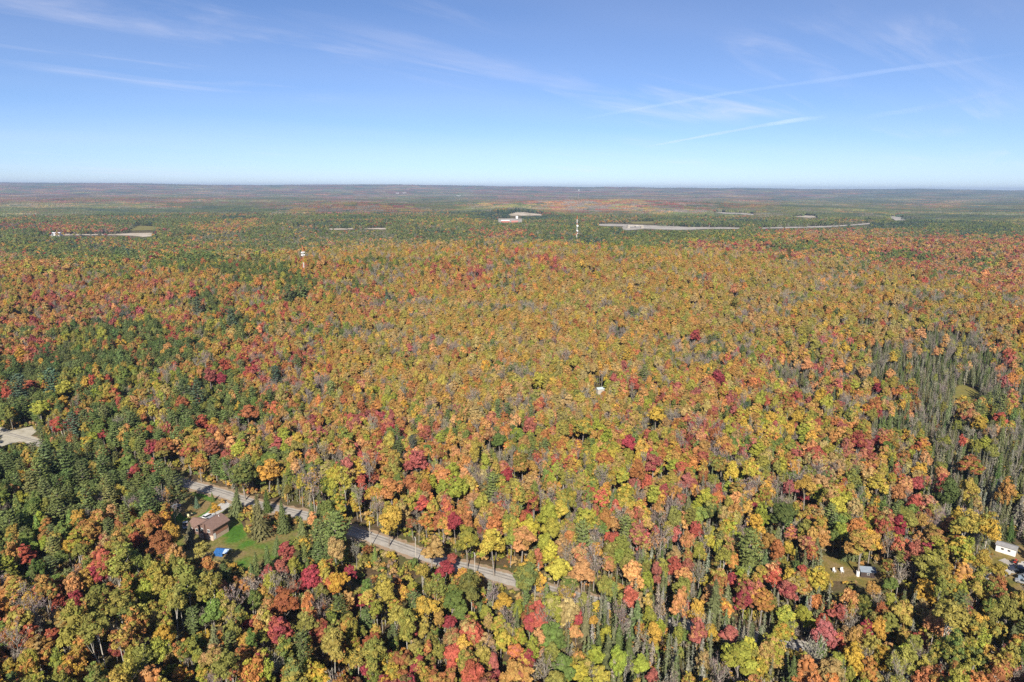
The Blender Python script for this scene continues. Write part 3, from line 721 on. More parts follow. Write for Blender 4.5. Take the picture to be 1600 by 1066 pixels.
bm = bmesh.new(); bm.from_mesh(me); bm.from_mesh(cm); bmesh.ops.remove_doubles(bm, verts=[v for v in bm.verts if abs(v.co.x) < 31 and abs(v.co.y) < 31], dist=.01); bm.to_mesh(me); bm.free()
for p in me.polygons: p.use_smooth = True

def obj(name, me, parent=None, loc=None, kind=None):
    o = bpy.data.objects.new(name, me); COLL.objects.link(o)
    if parent is not None: o.parent = parent
    if loc is not None: o.location = loc
    if kind: o['kind'] = kind
    return o
def tag(o, label, cat, group=None):
    o['label'] = label; o['category'] = cat
    if group: o['group'] = group
    return o

def sheet(name, poly, mat, lift, grow=0.0, step=None, jag=.6, kind='structure'):
    """a patch laid on the ground over a pixel outline; fan of triangles from a ring-subdivided outline"""
    pts = [np.array(p, float) for p in poly]; c = np.mean(pts, 0)
    edge = []
    for a, b in zip(pts, pts[1:] + pts[:1]):
        n = max(1, int(np.linalg.norm(b - a) / (step or 6)))
        for k in range(n):
            q = a + (b - a) * k / n; q = q + (q - c) * grow + R.uniform(-jag, jag, 2) * (.5 if q[1] > 500 else .12); edge.append(q)
    bm = bmesh.new(); W = [ground(*q) for q in edge]
    vs = [bm.verts.new((w.x, w.y, w.z + lift)) for w in W]
    f = bm.faces.new(vs)
    bmesh.ops.triangulate(bm, faces=[f])
    for _ in range(2 if c[1] > 500 else 3):
        bmesh.ops.subdivide_edges(bm, edges=bm.edges[:], cuts=1, use_grid_fill=True)
    for v in bm.verts: v.co.z = float(height(v.co.x, v.co.y)) + lift
    bmesh.ops.recalc_face_normals(bm, faces=bm.faces)
    if sum(f.normal.z for f in bm.faces) < 0: bmesh.ops.reverse_faces(bm, faces=bm.faces)
    me = bpy.data.meshes.new(name); bm.to_mesh(me); bm.free(); me.materials.append(mat)
    return obj(name, me, kind=kind)

def ribbon(name, pix, w, mat, lift, nseg=14, wj=0.0):
    """a strip of ground of width w metres along pixel points"""
    pts = np.array([ground(*p)[:2] for p in pix]); out = []
    n = len(pts)
    for i in range(n - 1):
        p0, p1, p2, p3 = pts[max(i - 1, 0)], pts[i], pts[i + 1], pts[min(i + 2, n - 1)]
        for k in range(nseg):
            t = k / nseg
            out.append(.5 * ((2 * p1) + (-p0 + p2) * t + (2 * p0 - 5 * p1 + 4 * p2 - p3) * t * t + (-p0 + 3 * p1 - 3 * p2 + p3) * t ** 3))
    out.append(pts[-1]); out = np.array(out)
    V = []; d = np.gradient(out, axis=0); d = d / np.linalg.norm(d, axis=1, keepdims=True)
    for q, t in zip(out, d):
        nn = np.array([-t[1], t[0]])
        for s in (-1, -.5, 0, .5, 1):
            e = q + nn * s * (w / 2 + (R.uniform(-wj, wj) if abs(s) == 1 else 0)); V.append([e[0], e[1], float(height(e[0], e[1])) + lift])
    Fc = [[i * 5 + k, i * 5 + k + 1, (i + 1) * 5 + k + 1, (i + 1) * 5 + k] for i in range(len(out) - 1) for k in range(4)]
    V = np.array(V); Fc = np.array(Fc)
    a = V[Fc[0]]; nz = np.cross(a[1] - a[0], a[2] - a[1])[2]
    if nz < 0: Fc = Fc[:, ::-1]
    return obj(name, mesh_from(name, [(V, Fc, 0, None, None)], [mat]), kind='structure'), out

M_ROAD = blend_mat('worn_road', [(.35, .32, .28), (.42, .385, .335), (.48, .44, .385)], .35)
M_TRACKW = blend_mat('road_tracks', [(.22, .20, .18), (.27, .25, .225), (.31, .29, .26)], .5)
M_SHOULDER = blend_mat('gravel_shoulder', [(.30, .20, .12), (.38, .27, .18), (.27, .23, .12)], .6)
M_DRIVE = blend_mat('pale_gravel', [(.40, .38, .35), (.50, .48, .44), (.57, .54, .50)], .5)
M_SANDY = blend_mat('sandy_gravel', [(.36, .32, .24), (.46, .42, .33), (.52, .48, .39)], .3)
M_LAWN = blend_mat('autumn_lawn', [(.065, .15, .02), (.085, .18, .026), (.17, .17, .045), (.25, .18, .08), (.15, .15, .04)], .075)
M_DRY = blend_mat('dry_grass', [(.20, .15, .06), (.27, .19, .09), (.22, .17, .05), (.13, .13, .035)], .12)
M_SAND = blend_mat('bare_sand', [(.30, .26, .16), (.50, .42, .32), (.60, .53, .43)], .03)
M_PALE = blend_mat('rock_cut', [(.26, .24, .19), (.42, .38, .32), (.50, .46, .40)], .02)
M_MEADOW = blend_mat('swamp_grass', [(.17, .16, .05), (.24, .20, .06), (.14, .16, .045)], .25)

ribbon('road_shoulder', ROADPIX, 9.2, M_SHOULDER, .02, wj=.8)
_, roadline = ribbon('road', ROADPIX, 5.8, M_ROAD, .03, wj=.22)
def offset_strip(name, line, off, w, mat, lift):
    d = np.gradient(line, axis=0); d /= np.linalg.norm(d, axis=1, keepdims=True); nn = np.stack([-d[:, 1], d[:, 0]], 1)
    V = []
    for s in (-.5, .5):
        e = line + nn * (off + s * w); V.append(np.stack([e[:, 0], e[:, 1], height(e[:, 0], e[:, 1]) + lift], 1))
    n = len(line); V = np.concatenate(V); Fc = np.array([[i, i + 1, n + i + 1, n + i] for i in range(n - 1)])
    a = V[Fc[0]]
    if np.cross(a[1] - a[0], a[2] - a[1])[2] < 0: Fc = Fc[:, ::-1]
    return obj(name, mesh_from(name, [(V, Fc, 0, None, None)], [mat]), kind='structure')
offset_strip('road_tar_seam', roadline, .1, .5, M_TRACKW, .04)
offset_strip('road_wear_strip', roadline, 1.6, .7, M_TRACKW, .04)
sheet('lawn', OPEN['yard'], M_LAWN, .01, grow=.16, jag=1.2)
sheet('lawn_bank', [(383, 812), (395, 815), (430, 833), (450, 830), (440, 840), (405, 842), (386, 834)], M_DRY, .014, jag=2.5)
sheet('worn_grass', [(292, 772), (330, 785), (322, 800), (300, 812), (284, 806), (276, 790)], M_DRY, .014)
ribbon('driveway', [(392, 782), (372, 781), (352, 789), (333, 802), (318, 811), (300, 818)], 5.2, M_DRIVE, .018, wj=.4)
sheet('gravel_yard', [(-12, 664), (20, 673), (50, 666), (58, 674), (48, 681), (66, 688), (50, 694), (30, 690), (-12, 702)], M_SANDY, .035)
sheet('meadow', OPEN['meadow'], M_MEADOW, .02, grow=.15, jag=2.2)
sheet('shed_yard', OPEN['shedyard'], M_DRY, .012, grow=.2)
sheet('house_lot', [(1530, 850), (1560, 850), (1640, 862), (1640, 925), (1580, 918), (1545, 900)], M_DRY, .012, grow=.1)
ribbon('lane', [(1500, 912), (1540, 905), (1572, 893), (1600, 884), (1640, 872)], 3.5, M_DRIVE, .02, wj=.5)
ribbon('lane', [(1565, 874), (1590, 886), (1620, 900), (1660, 917)], 3.2, M_ROAD, .024, wj=.3)
sheet('track', OPEN['track'], M_DRIVE, .036, grow=.1)
for nm, mt in (('hwy', M_PALE), ('hwy_w', M_SAND), ('marsh', M_SAND), ('quarry', M_SAND), ('plant', M_PALE), ('field', M_MEADOW), ('cut_a', M_PALE), ('cut_b', M_SAND), ('cut_c', M_PALE), ('field_w', M_MEADOW)):
    name = {'hwy': 'highway', 'hwy_w': 'highway', 'marsh': 'gravel_ground', 'quarry': 'quarry_ground', 'plant': 'paved_ground', 'field': 'field', 'field_w': 'field'}.get(nm, 'cleared_ground')
    sheet(name, OPEN[nm], mt, .8, grow=.03, step=12, jag=.3)

# ------------------------------------------------------------------ trees as individuals
FORMS = {MI: ['round-crowned', 'broad', 'spreading', 'full-crowned', 'bushy'], BI: ['tall', 'slender', 'airy', 'loose-crowned'], BA: ['twiggy', 'thin', 'half-leafless', 'spindly'],
         PI_: ['layered', 'ragged', 'plumed', 'broad-boughed'], SP: ['conical', 'dense', 'pointed', 'tapering'], SW: ['narrow', 'spindly', 'sparse', 'slim']}
WORD = {MI: 'maple', BI: 'birch', BA: 'snag', PI_: 'pine', SP: 'spruce', SW: 'swamp spruce'}
GROUP = {MI: 'maples of the autumn wood', BI: 'birches of the autumn wood', BA: 'leafless trees of the wood', PI_: 'pines of the wood', SP: 'spruces of the wood', SW: 'narrow swamp spruces of the wet wood'}
LAND = [('the brown-roofed house', 328, 830, 55), ('the blue shelter', 343, 865, 22), ('the gravel yard', 30, 680, 60), ('the paved road', 602, 848, 45), ('the paved road', 760, 896, 45), ('the wooded road bend', 340, 768, 40),
        ('the small shed', 1350, 895, 45), ('the white mobile home', 1570, 856, 50), ('the swamp clearing', 1505, 615, 60), ('the dirt track', 1255, 1010, 50)]
LP = [(n, ground(x, y), r) for n, x, y, r in LAND]
ids = np.where(indiv)[0]
XY = near[ids][:, :2]
used = {}
def describe(a):
    k = int(near[a, 2]); w = COL[CN[int(near[a, 3])]][1]
    return w, WORD[k]
def sizeword(a):
    r = near[a, 6] / {MI: 4.0, BI: 3.1, BA: 2.9, PI_: 4.0, SP: 3.0, SW: 1.25}[int(near[a, 2])]
    return 'large' if r > 1.12 else ('small' if r < .86 else 'mid-sized')
labels = {}
order = np.argsort(-score[ids])
for q in order:
    a = ids[q]; k = int(near[a, 2])
    d = np.hypot(XY[:, 0] - near[a, 0], XY[:, 1] - near[a, 1]); nb = np.argsort(d)[1:6]
    w, kw = describe(a); form = FORMS[k][a % len(FORMS[k])]; sz = sizeword(a)
    if k == SP or k == SW: form = FORMS[k][a % len(FORMS[k])]
    def rel(b):
        dy = near[b, 1] - near[a, 1]; dx = near[b, 0] - near[a, 0]
        return 'in front of' if dy > abs(dx) else ('behind' if -dy > abs(dx) else 'beside')
    n1, n2, n3 = ids[nb[0]], ids[nb[1]], ids[nb[2]]
    d1, d2, d3 = describe(n1), describe(n2), describe(n3)
    lm = None
    for nme, g, rr_ in LP:
        if math.hypot(near[a, 0] - g.x, near[a, 1] - g.y) < rr_ * .55: lm = nme; break
    def art(s): return ('an ' if s[0] in 'aeiou' else 'a ') + s
    cands = []
    if lm: cands += [f"{sz} {w} {kw} near {lm} {rel(n1)} {art(d1[0])} {d1[1]}", f"{sz} {form} {w} {kw} near {lm}, {rel(n1)} {art(d1[0])} {d1[1]}"]
    for (ra, da), (rb, db) in (((rel(n1), d1), (rel(n2), d2)), ((rel(n1), d1), (rel(n3), d3)), ((rel(n2), d2), (rel(n3), d3))):
        cands += [f"{sz} {form} {w} {kw} {ra} {art(da[0])} {da[1]} and {rb} {art(db[0])} {db[1]}"]
    for d4 in (describe(ids[nb[3]]), describe(ids[nb[4]])):
        cands += [f"{sz} {form} {w} {kw} among {d1[0]} {d1[1]}, {d2[0]} {d2[1]} and {d4[0]} {d4[1]}", f"{sz} {w} {kw} {rel(n1)} {art(d1[0])} {d1[1]}, {d3[0]} {d3[1]} and {d4[0]} {d4[1]}"]
    cands += [f"{form} {w} {kw} {rel(n1)} {d1[0]} {d1[1]}, {rel(n2)} {d2[0]} {d2[1]}", f"{sz} {w} {kw} {rel(n2)} {d2[0]} {d2[1]}, {rel(n3)} {d3[0]} {d3[1]}", f"{form} {w} {kw} {rel(n3)} {d3[0]} {d3[1]}, {rel(n1)} {d1[0]} {d1[1]}"]
    cands = [c for c in cands if len(c.replace(',', '').split()) <= 16]
    lab = next((c for c in cands if c not in used), cands[-1] if cands else f"{sz} {form} {w} {kw} in the wood")
    used[lab] = used.get(lab, 0) + 1; labels[a] = lab
print('individuals', len(ids), 'shared labels', sum(v - 1 for v in used.values()))

for a in ids:
    k = int(near[a, 2]); name = KN[k]; pro = PROTO[name][0][int(R.randint(len(PROTO[name][0])))]
    mcrown, mtrunk, mall, h0, r0 = pro
    x, y = near[a, 0], near[a, 1]; z = float(height(x, y))
    sz = near[a, 5] / h0; sx = near[a, 6] / r0 * 1.0
    col = list(map(float, jitter(np.array([int(near[a, 3])]))[0])); col2 = list(map(float, jitter(np.array([int(near[a, 4])]))[0]))
    rot = float(R.uniform(0, 6.28))
    big = dd[a] < 330 and near[a, 6] * F / dd[a] > 7
    if big:
        o = bpy.data.objects.new(name, None); o.empty_display_size = .5; COLL.objects.link(o)
        for nm, m in (('crown', mcrown), ('trunk', mtrunk)):
            c = bpy.data.objects.new(nm, m); COLL.objects.link(c); c.parent = o
            if nm == 'crown': c['col'] = col; c['col2'] = col2
    else:
        o = bpy.data.objects.new(name, mall); COLL.objects.link(o); o['col'] = col; o['col2'] = col2
    o.location = (x, y, z); o.rotation_euler = (float(R.normal(0, .04)), float(R.normal(0, .04)), rot); o.scale = (sx * R.uniform(.93, 1.07), sx * R.uniform(.93, 1.07), sz)
    tag(o, labels[a], 'tree', GROUP[k])

# ------------------------------------------------------------------ the rest of the wood: one object of each kind, points that carry trees
def scatter(name, protos, X, Y, Z, idx, rot, scl, c1, c2, label=None, tilt=None):
    col = bpy.data.collections.new(name + '_models')
    for i, m in enumerate(protos):
        o = bpy.data.objects.new('%s_model_%02d' % (name, i), m); col.objects.link(o)
    n = len(X); me = bpy.data.meshes.new(name); me.vertices.add(n)
    me.vertices.foreach_set('co', np.stack([X, Y, Z], 1).astype(np.float32).ravel())
    def at(nm, ty, dat, key):
        a = me.attributes.new(nm, ty, 'POINT'); a.data.foreach_set(key, np.ascontiguousarray(dat).ravel())
    one = np.ones((n, 1))
    at('col', 'FLOAT_COLOR', np.concatenate([c1, one], 1).astype(np.float32), 'color')
    at('col2', 'FLOAT_COLOR', np.concatenate([c2, one], 1).astype(np.float32), 'color')
    at('idx', 'INT', idx.astype(np.int32), 'value')
    rv = np.zeros((n, 3)) if tilt is None else np.concatenate([tilt, np.zeros((n, 1))], 1); rv[:, 2] = rot
    if tilt is None: rv[:, :2] = R.normal(0, .045, (n, 2))
    at('rotv', 'FLOAT_VECTOR', rv.astype(np.float32), 'vector')
    at('sclv', 'FLOAT_VECTOR', scl.astype(np.float32), 'vector')
    ob = obj(name, me, kind='stuff')
    if label: ob['label'] = label
    ng = bpy.data.node_groups.new(name + '_nodes', 'GeometryNodeTree')
    ng.interface.new_socket('Geometry', in_out='INPUT', socket_type='NodeSocketGeometry')
    ng.interface.new_socket('Geometry', in_out='OUTPUT', socket_type='NodeSocketGeometry')
    N = ng.nodes.new; L = ng.links.new
    gi = N('NodeGroupInput'); gout = N('NodeGroupOutput'); ci = N('GeometryNodeCollectionInfo')
    ci.inputs['Collection'].default_value = col; ci.inputs['Separate Children'].default_value = True; ci.inputs['Reset Children'].default_value = True
    ip = N('GeometryNodeInstanceOnPoints'); ip.inputs['Pick Instance'].default_value = True
    def na(nm, ty):
        q = N('GeometryNodeInputNamedAttribute'); q.data_type = ty; q.inputs[0].default_value = nm
        return next(s for s in q.outputs if s.enabled and s.name == 'Attribute')
    L(gi.outputs[0], ip.inputs['Points']); L(ci.outputs[0], ip.inputs['Instance'])
    L(na('idx', 'INT'), ip.inputs['Instance Index']); L(na('rotv', 'FLOAT_VECTOR'), ip.inputs['Rotation']); L(na('sclv', 'FLOAT_VECTOR'), ip.inputs['Scale'])
    L(ip.outputs[0], gout.inputs[0])
    md = ob.modifiers.new('trees', 'NODES'); md.node_group = ng
    return ob

rest = near[~indiv]
# middle distance
P = np.concatenate([hexgrid(950, 1700, 5.8, .42, .80), hexgrid(1700, 3300, 8.2, .42, .80)])
reg = region(P[:, 0], P[:, 1]); kd, c1, c2 = draw(reg, len(P), P[:, 0], P[:, 1])
hh = np.array([base_h[k] for k in kd]) * np.exp(R.normal(0, .15, len(P))) * (.85 + .3 * fbm(P[:, 0] / 45, P[:, 1] / 45, 13, 2))
rr = hh / np.array([RATIO[k] for k in kd]) * R.uniform(.85, 1.15, len(P)) * np.where(np.hypot(P[:, 0], P[:, 1]) > 1700, 1.2, 1.05)
keep = ~blocked(P[:, 0], P[:, 1], hh, rr)
mid = np.stack([P[:, 0], P[:, 1], kd, c1, c2, hh, rr, np.zeros(len(P))], 1)[keep]
print('middle trees', len(mid))
NAMES = {MI: ('maple_wood', 'dense mass of maples in orange, brown and red'), BI: ('birch_wood', 'mass of olive yellow birches'), BA: ('bare_wood', 'mass of grey leafless trees'),
         PI_: ('pine_wood', 'mass of green pines'), SP: ('spruce_wood', 'mass of green spruces'), SW: ('swamp_wood', 'mass of narrow grey swamp spruces')}
for k in range(6):
    nearp, midp = PROTO[KN[k]]; nn = len(nearp)
    a = rest[rest[:, 2] == k]; b = mid[mid[:, 2] == k]
    ia = R.randint(0, nn, len(a)); ib = nn + R.randint(0, len(midp), len(b))
    T = np.concatenate([a, b]); idx = np.concatenate([ia, ib])
    H0 = np.array([p[3] for p in nearp] + [p[1] for p in midp]); R0 = np.array([p[4] for p in nearp] + [p[2] for p in midp])
    sx = T[:, 6] / R0[idx]; sz = T[:, 5] / H0[idx]
    scatter(NAMES[k][0], [p[2] for p in nearp] + [p[0] for p in midp], T[:, 0], T[:, 1], height(T[:, 0], T[:, 1]), idx, R.uniform(0, 6.28, len(T)),
            np.stack([sx * R.uniform(.9, 1.1, len(T)), sx * R.uniform(.9, 1.1, len(T)), sz], 1), jitter(T[:, 3].astype(int)), jitter(T[:, 4].astype(int)), NAMES[k][1])

# far wood: patches of canopy
def tile(size, sp, conif, h0, sub):
    P = []; n = int(size / sp)
    vs = []; fs = []; ti = []; mv = []; o = 0
    base = ICO1 if sub else None
    for i in range(n):
        for j in range(n):
            x = (i + .5 + R.uniform(-.4, .4)) * sp - size / 2; y = (j + .5 + R.uniform(-.4, .4)) * sp - size / 2
            h = h0 * R.uniform(.75, 1.22); r = sp * R.uniform(.48, .72)
            if R.rand() < conif:
                a = np.arange(5) * 6.2832 / 5 + R.uniform(0, 6); r *= .72; h *= 1.15
                v = np.concatenate([np.stack([np.cos(a) * r + x, np.sin(a) * r + y, a * 0 + h * .1], 1), [[x, y, h]]])
                f = np.array([[k, (k + 1) % 5, 5] for k in range(5)]); m = 1.
            else:
                v = ICO1[0] * (1 + R.normal(0, .13, (12, 1))) * np.array([r, r, h * .36]) + np.array([x, y, h * .66]); f = ICO1[1]; m = R.uniform(0, .55) if R.rand() < .5 else 0.
            vs.append(v); fs.append(f + o); o += len(v); t = R.uniform(.72, 1.25); ti.append(np.full(len(f), t) * R.uniform(.85, 1.15, len(f))); mv.append(np.full(len(f), m))
    return mesh_from('canopy', [(np.concatenate(vs), np.concatenate(fs), 0, np.concatenate(ti), np.concatenate(mv))], [M_LEAF])
def tiles(name, d0, d1, size, sp, half, label):
    pro = [tile(size, sp, c, 14, True) for c in (.08, .15, .5, .9)]
    P = hexgrid(d0, d1, size * .93, .10, half)
    reg = region(P[:, 0], P[:, 1]); n = len(P)
    kd, c1, c2 = draw(reg, n, P[:, 0], P[:, 1]); _, c3, _ = draw(reg, n, P[:, 0], P[:, 1])
    # each patch: draws of its wood averaged, mauve and teal standing in for shade
    A = jitter(c1) * .55 + jitter(c2) * .12 + jitter(c3) * .08 + CA[CI['mauve']] * .12 + CA[CI['teal']] * .20
    st = fbm(P[:, 0] / 500, P[:, 1] / 500, 63, 3)[:, None]; A = A * (.64 + .46 * sst(st, .35, .65))  # broad dark streaks put the shade of ridges into the canopy colour
    B = jitter(np.where(np.isin(kd, [PI_, SP, SW]), c1, CI['pine'])) * .8 + A * .2
    con = np.isin(kd, [PI_, SP, SW]); idx = np.where(con, R.choice([2, 3], n), R.choice([0, 1], n))
    reject = np.zeros(n, bool)
    if d0 < 5000: reject = blocked(P[:, 0], P[:, 1], np.full(n, 13.), np.full(n, size * .4))
    P, A, B, idx = P[~reject], A[~reject], B[~reject], idx[~reject]; n = len(P)
    e = size * .4
    h = height(P[:, 0], P[:, 1])
    sx_ = (height(P[:, 0] + e, P[:, 1]) - height(P[:, 0] - e, P[:, 1])) / (2 * e); sy_ = (height(P[:, 0], P[:, 1] + e) - height(P[:, 0], P[:, 1] - e)) / (2 * e)
    q = R.randint(0, 2, n) * math.pi
    sg = np.where(q > 1, -1, 1)
    tilt = np.stack([np.arctan(sy_) * sg, -np.arctan(sx_) * sg], 1)
    s = R.uniform(.97, 1.08, (n, 1)) * np.ones((1, 3))
    print(name, n)
    return scatter(name, pro, P[:, 0], P[:, 1], h, idx, q, s, A, B, label, tilt)
tiles('distant_wood', 3250, 7500, 70, 8.0, .80, 'distant autumn wood running to the hills')
tiles('horizon_wood', 7400, 22500, 210, 13.0, .80, 'far-off wood on the hills along the horizon')

# undergrowth
def bush_proto():
    cr, C = crown_deciduous(1.9, 1.25, -.1, 12, 170, .34)
    return mesh_from('bush', cr, [M_LEAF])
PB = hexgrid(95, 470, 2.9, .48)
inlow = np.zeros(len(PB), bool)
bx, by, bd = project(PB[:, 0], PB[:, 1], np.zeros(len(PB)))
ok = (bx >= 0) & (bx < 1599) & (by >= 0) & (by < 1065)
inlow = ok & MLOW[np.clip(by.astype(int), 0, 1065), np.clip(bx.astype(int), 0, 1599)]
dr = np.full(len(PB), 1e9)
for q in roadline[::3]: dr = np.minimum(dr, np.hypot(PB[:, 0] - q[0], PB[:, 1] - q[1]))
sel = (inlow | (R.rand(len(PB)) < np.where(dr < 14, .85, .55))) & (dr > 5.6)
PB = PB[sel]; bs = R.uniform(.6, 1.9, len(PB))
kp = ~blocked(PB[:, 0], PB[:, 1], bs * 1.4, bs, low=False); PB, bs = PB[kp], bs[kp]
bc = R.choice([CI[c] for c in ('brown', 'olive', 'tan', 'oliveyel', 'green', 'ygreen', 'rust', 'gold', 'greybr')], len(PB), p=[.17, .18, .14, .13, .1, .1, .06, .05, .07])
bc2 = R.choice([CI[c] for c in ('brown', 'olive', 'tan', 'oliveyel')], len(PB))
scatter('undergrowth', [bush_proto() for _ in range(5)], PB[:, 0], PB[:, 1], height(PB[:, 0], PB[:, 1]), R.randint(0, 5, len(PB)), R.uniform(0, 6.28, len(PB)), np.stack([bs, bs, bs * R.uniform(.7, 1.2, len(PB))], 1), jitter(bc), jitter(bc2), 'low brown and olive brush along the road and between trees')

# ------------------------------------------------------------------ built things
def box(bm, c, s, rz=0, taper=1.0):
    c = Vector(c); q = []
    for z in (-.5, .5):
        t = taper if z > 0 else 1
        for a, b in ((-.5, -.5), (.5, -.5), (.5, .5), (-.5, .5)):
            v = Vector((a * s[0] * t, b * s[1] * t, z * s[2])); v.rotate(Matrix.Rotation(rz, 3, 'Z')); q.append(bm.verts.new(v + c))
    for f in ((3, 2, 1, 0), (4, 5, 6, 7), (0, 1, 5, 4), (1, 2, 6, 5), (2, 3, 7, 6), (3, 0, 4, 7)): bm.faces.new([q[i] for i in f])
def poly(bm, pts): return bm.faces.new([bm.verts.new(p) for p in pts])
def slab(bm, pts, t):
    """a flat plate over the outline pts, t thick along its normal"""
    pts = [Vector(p) for p in pts]; n = (pts[1] - pts[0]).cross(pts[2] - pts[0]).normalized() * t
    a = [bm.verts.new(p) for p in pts]; b = [bm.verts.new(p - n) for p in pts]
    bm.faces.new(a); bm.faces.new(b[::-1])
    for i in range(len(pts)): bm.faces.new((a[(i + 1) % len(pts)], a[i], b[i], b[(i + 1) % len(pts)]))
def part(name, bm, mat, parent, bevel=0, label=None):
    if bevel: bmesh.ops.bevel(bm, geom=bm.edges[:], offset=bevel, segments=2, affect='EDGES')
    bmesh.ops.recalc_face_normals(bm, faces=bm.faces)
    me = bpy.data.meshes.new(name); bm.to_mesh(me); bm.free(); me.materials.append(mat)
    o = bpy.data.objects.new(name, me); COLL.objects.link(o)
    if parent is not None: o.parent = parent
    if label: o['label'] = label
    return o
def NB(): return bmesh.new()
def thing(name, loc, rz, label, cat, group=None):
    o = bpy.data.objects.new(name, None); COLL.objects.link(o); o.location = loc; o.rotation_euler = (0, 0, rz)
    return tag(o, label, cat, group)
def cyl(bm, c, r, h, n=12, r2=None, axis='Z'):
    M = Matrix.Translation(c)
    if axis == 'X': M = M @ Matrix.Rotation(math.pi / 2, 4, 'Y')
    if axis == 'Y': M = M @ Matrix.Rotation(math.pi / 2, 4, 'X')
    bmesh.ops.create_cone(bm, cap_ends=True, segments=n, radius1=r, radius2=r if r2 is None else r2, depth=h, matrix=M)

M_ROOF = simple('brown_shingles', (.225, .142, .112), .85, noise=.16, scale=1.6)
M_SIDING = simple('brown_siding', (.20, .125, .10), .8, noise=.12, scale=3)
M_BRICKLOW = simple('pale_masonry', (.60, .43, .33), .85, noise=.12, scale=2)
M_WHITE = simple('white_paint', (.78, .78, .77), .45, noise=.05, scale=1.5)
M_GLASS = simple('dark_glass', (.03, .04, .05), .12, spec=.6)
M_DARK = simple('dark_wood', (.07, .05, .045), .8, noise=.2, scale=4)
M_FASC = simple('fascia', (.13, .085, .07), .7, noise=.1)
M_TYRE = simple('tyre', (.02, .02, .02), .85)
M_RIM = simple('alloy', (.5, .5, .5), .35, metal=.8)
M_BLUE = simple('blue_tarp', (.03, .12, .33), .45, noise=.3, scale=2.2, spec=.5)
M_PALETARP = simple('pale_blue_tarp', (.42, .52, .66), .5, noise=.15, scale=2)
M_STEEL = simple('grey_steel', (.33, .35, .37), .45, metal=.4, noise=.15, scale=1)
M_REDP = simple('red_paint', (.50, .06, .04), .5, noise=.1)
M_ORNG = simple('red_orange_paint', (.58, .17, .06), .55, noise=.1)
M_GREYROOF = simple('grey_roof', (.30, .29, .285), .8, noise=.15, scale=1.4)
M_BLUEROOF = simple('grey_blue_roof', (.22, .26, .31), .7, noise=.12, scale=1.4)
M_POLE = simple('weathered_pole', (.48, .43, .36), .85, noise=.15, scale=3)
M_WIRE = simple('wire', (.08, .08, .08), .6)
M_SILVER = simple('silver_paint', (.45, .46, .48), .35, metal=.3)
M_DKCAR = simple('dark_car_paint', (.05, .06, .09), .3, spec=.6)
M_YEL = simple('cream_plastic', (.72, .66, .38), .5)

# house: gable end towards the camera, wing behind it
A = ground(310.6, 840); B = ground(336.2, 846)
ux = (B - A); W0 = ux.length; rz = math.atan2(ux.y, ux.x)
hs = thing('house', A, rz, 'brown two-storey house with brown shingle roof and masonry base on the green lawn', 'house')
W0 = 6.9; LN = 7.6; EV = 4.6; RG = 6.5
b = NB(); box(b, (W0 / 2, LN / 2, 1.0), (W0, LN, 2.0)); part('base_wall', b, M_BRICKLOW, hs)
b = NB()
y0, y1 = .02, LN - .02
P_ = [(.02, 2.0), (W0 - .02, 2.0), (W0 - .02, EV), (W0 / 2, RG), (.02, EV)]
f0 = [b.verts.new((x, y0, z)) for x, z in P_]; f1 = [b.verts.new((x, y1, z)) for x, z in P_]
b.faces.new(f0); b.faces.new(f1[::-1])
for i in range(5): b.faces.new((f0[(i + 1) % 5], f0[i], f1[i], f1[(i + 1) % 5]))
wall = part('upper_wall', b, M_SIDING, hs)
b = NB()
for k in range(9): box(b, (W0 / 2, -.005, 2.25 + k * .29), (W0 - .1, .03, .05))
o_ = part('siding_board', b, M_FASC, wall); o_['kind'] = 'stuff'
sl = (RG - EV) / (W0 / 2)
roof = None
for s in (0, 1):
    b = NB(); x0 = -.55 if s == 0 else W0 + .55; z0 = EV - .55 * sl + .12; xr = W0 / 2; zr = RG + .12
    pts = [(x0, -.6, z0), (xr, -.6, zr), (xr, LN + .5, zr), (x0, LN + .5, z0)]
    if s == 0: pts = pts[::-1]
    slab(b, pts, .14); r_ = part('roof', b, M_ROOF, hs); roof = roof or r_
    b = NB()
    for k in range(1, 11):
        t = k / 11; xa = x0 + (xr - x0) * t; za = z0 + (zr - z0) * t + .012
        box(b, (xa, (LN - .1) / 2, za), (.05, LN + 1.05, .022))
    q = part('shingle_course', b, M_FASC if False else M_ROOF, r_); q['kind'] = 'stuff'
    b = NB(); box(b, (x0, LN / 2 - .05, z0 - .09), (.06, LN + 1.1, .2)); part('fascia', b, M_FASC, r_)
b = NB(); box(b, (W0 / 2, LN / 2 - .05, RG + .14), (.25, LN + 1.1, .07)); part('ridge_cap', b, M_FASC, hs)
b = NB(); box(b, (W0 / 2 - .1, -.3, 3.3), (.6, .5, 6.6)); box(b, (W0 / 2 - .1, -.3, 6.66), (.7, .6, .1)); part('chimney', b, M_SIDING, hs)
for x in (W0 * .27, W0 * .74):
    b = NB(); box(b, (x, -.02, 3.55), (1.15, .1, 1.2)); w_ = part('window', b, M_WHITE, hs)
    for dx_ in (-.27, .27):
        b = NB(); box(b, (x + dx_, -.08, 3.55), (.42, .03, .95)); part('pane', b, M_GLASS, w_)
for x in (W0 * .25, W0 * .78):
    b = NB(); box(b, (x, -.015, 1.1), (1.0, .08, .6)); w_ = part('window', b, M_WHITE, hs)
    b = NB(); box(b, (x, -.06, 1.1), (.8, .03, .42)); part('pane', b, M_GLASS, w_)
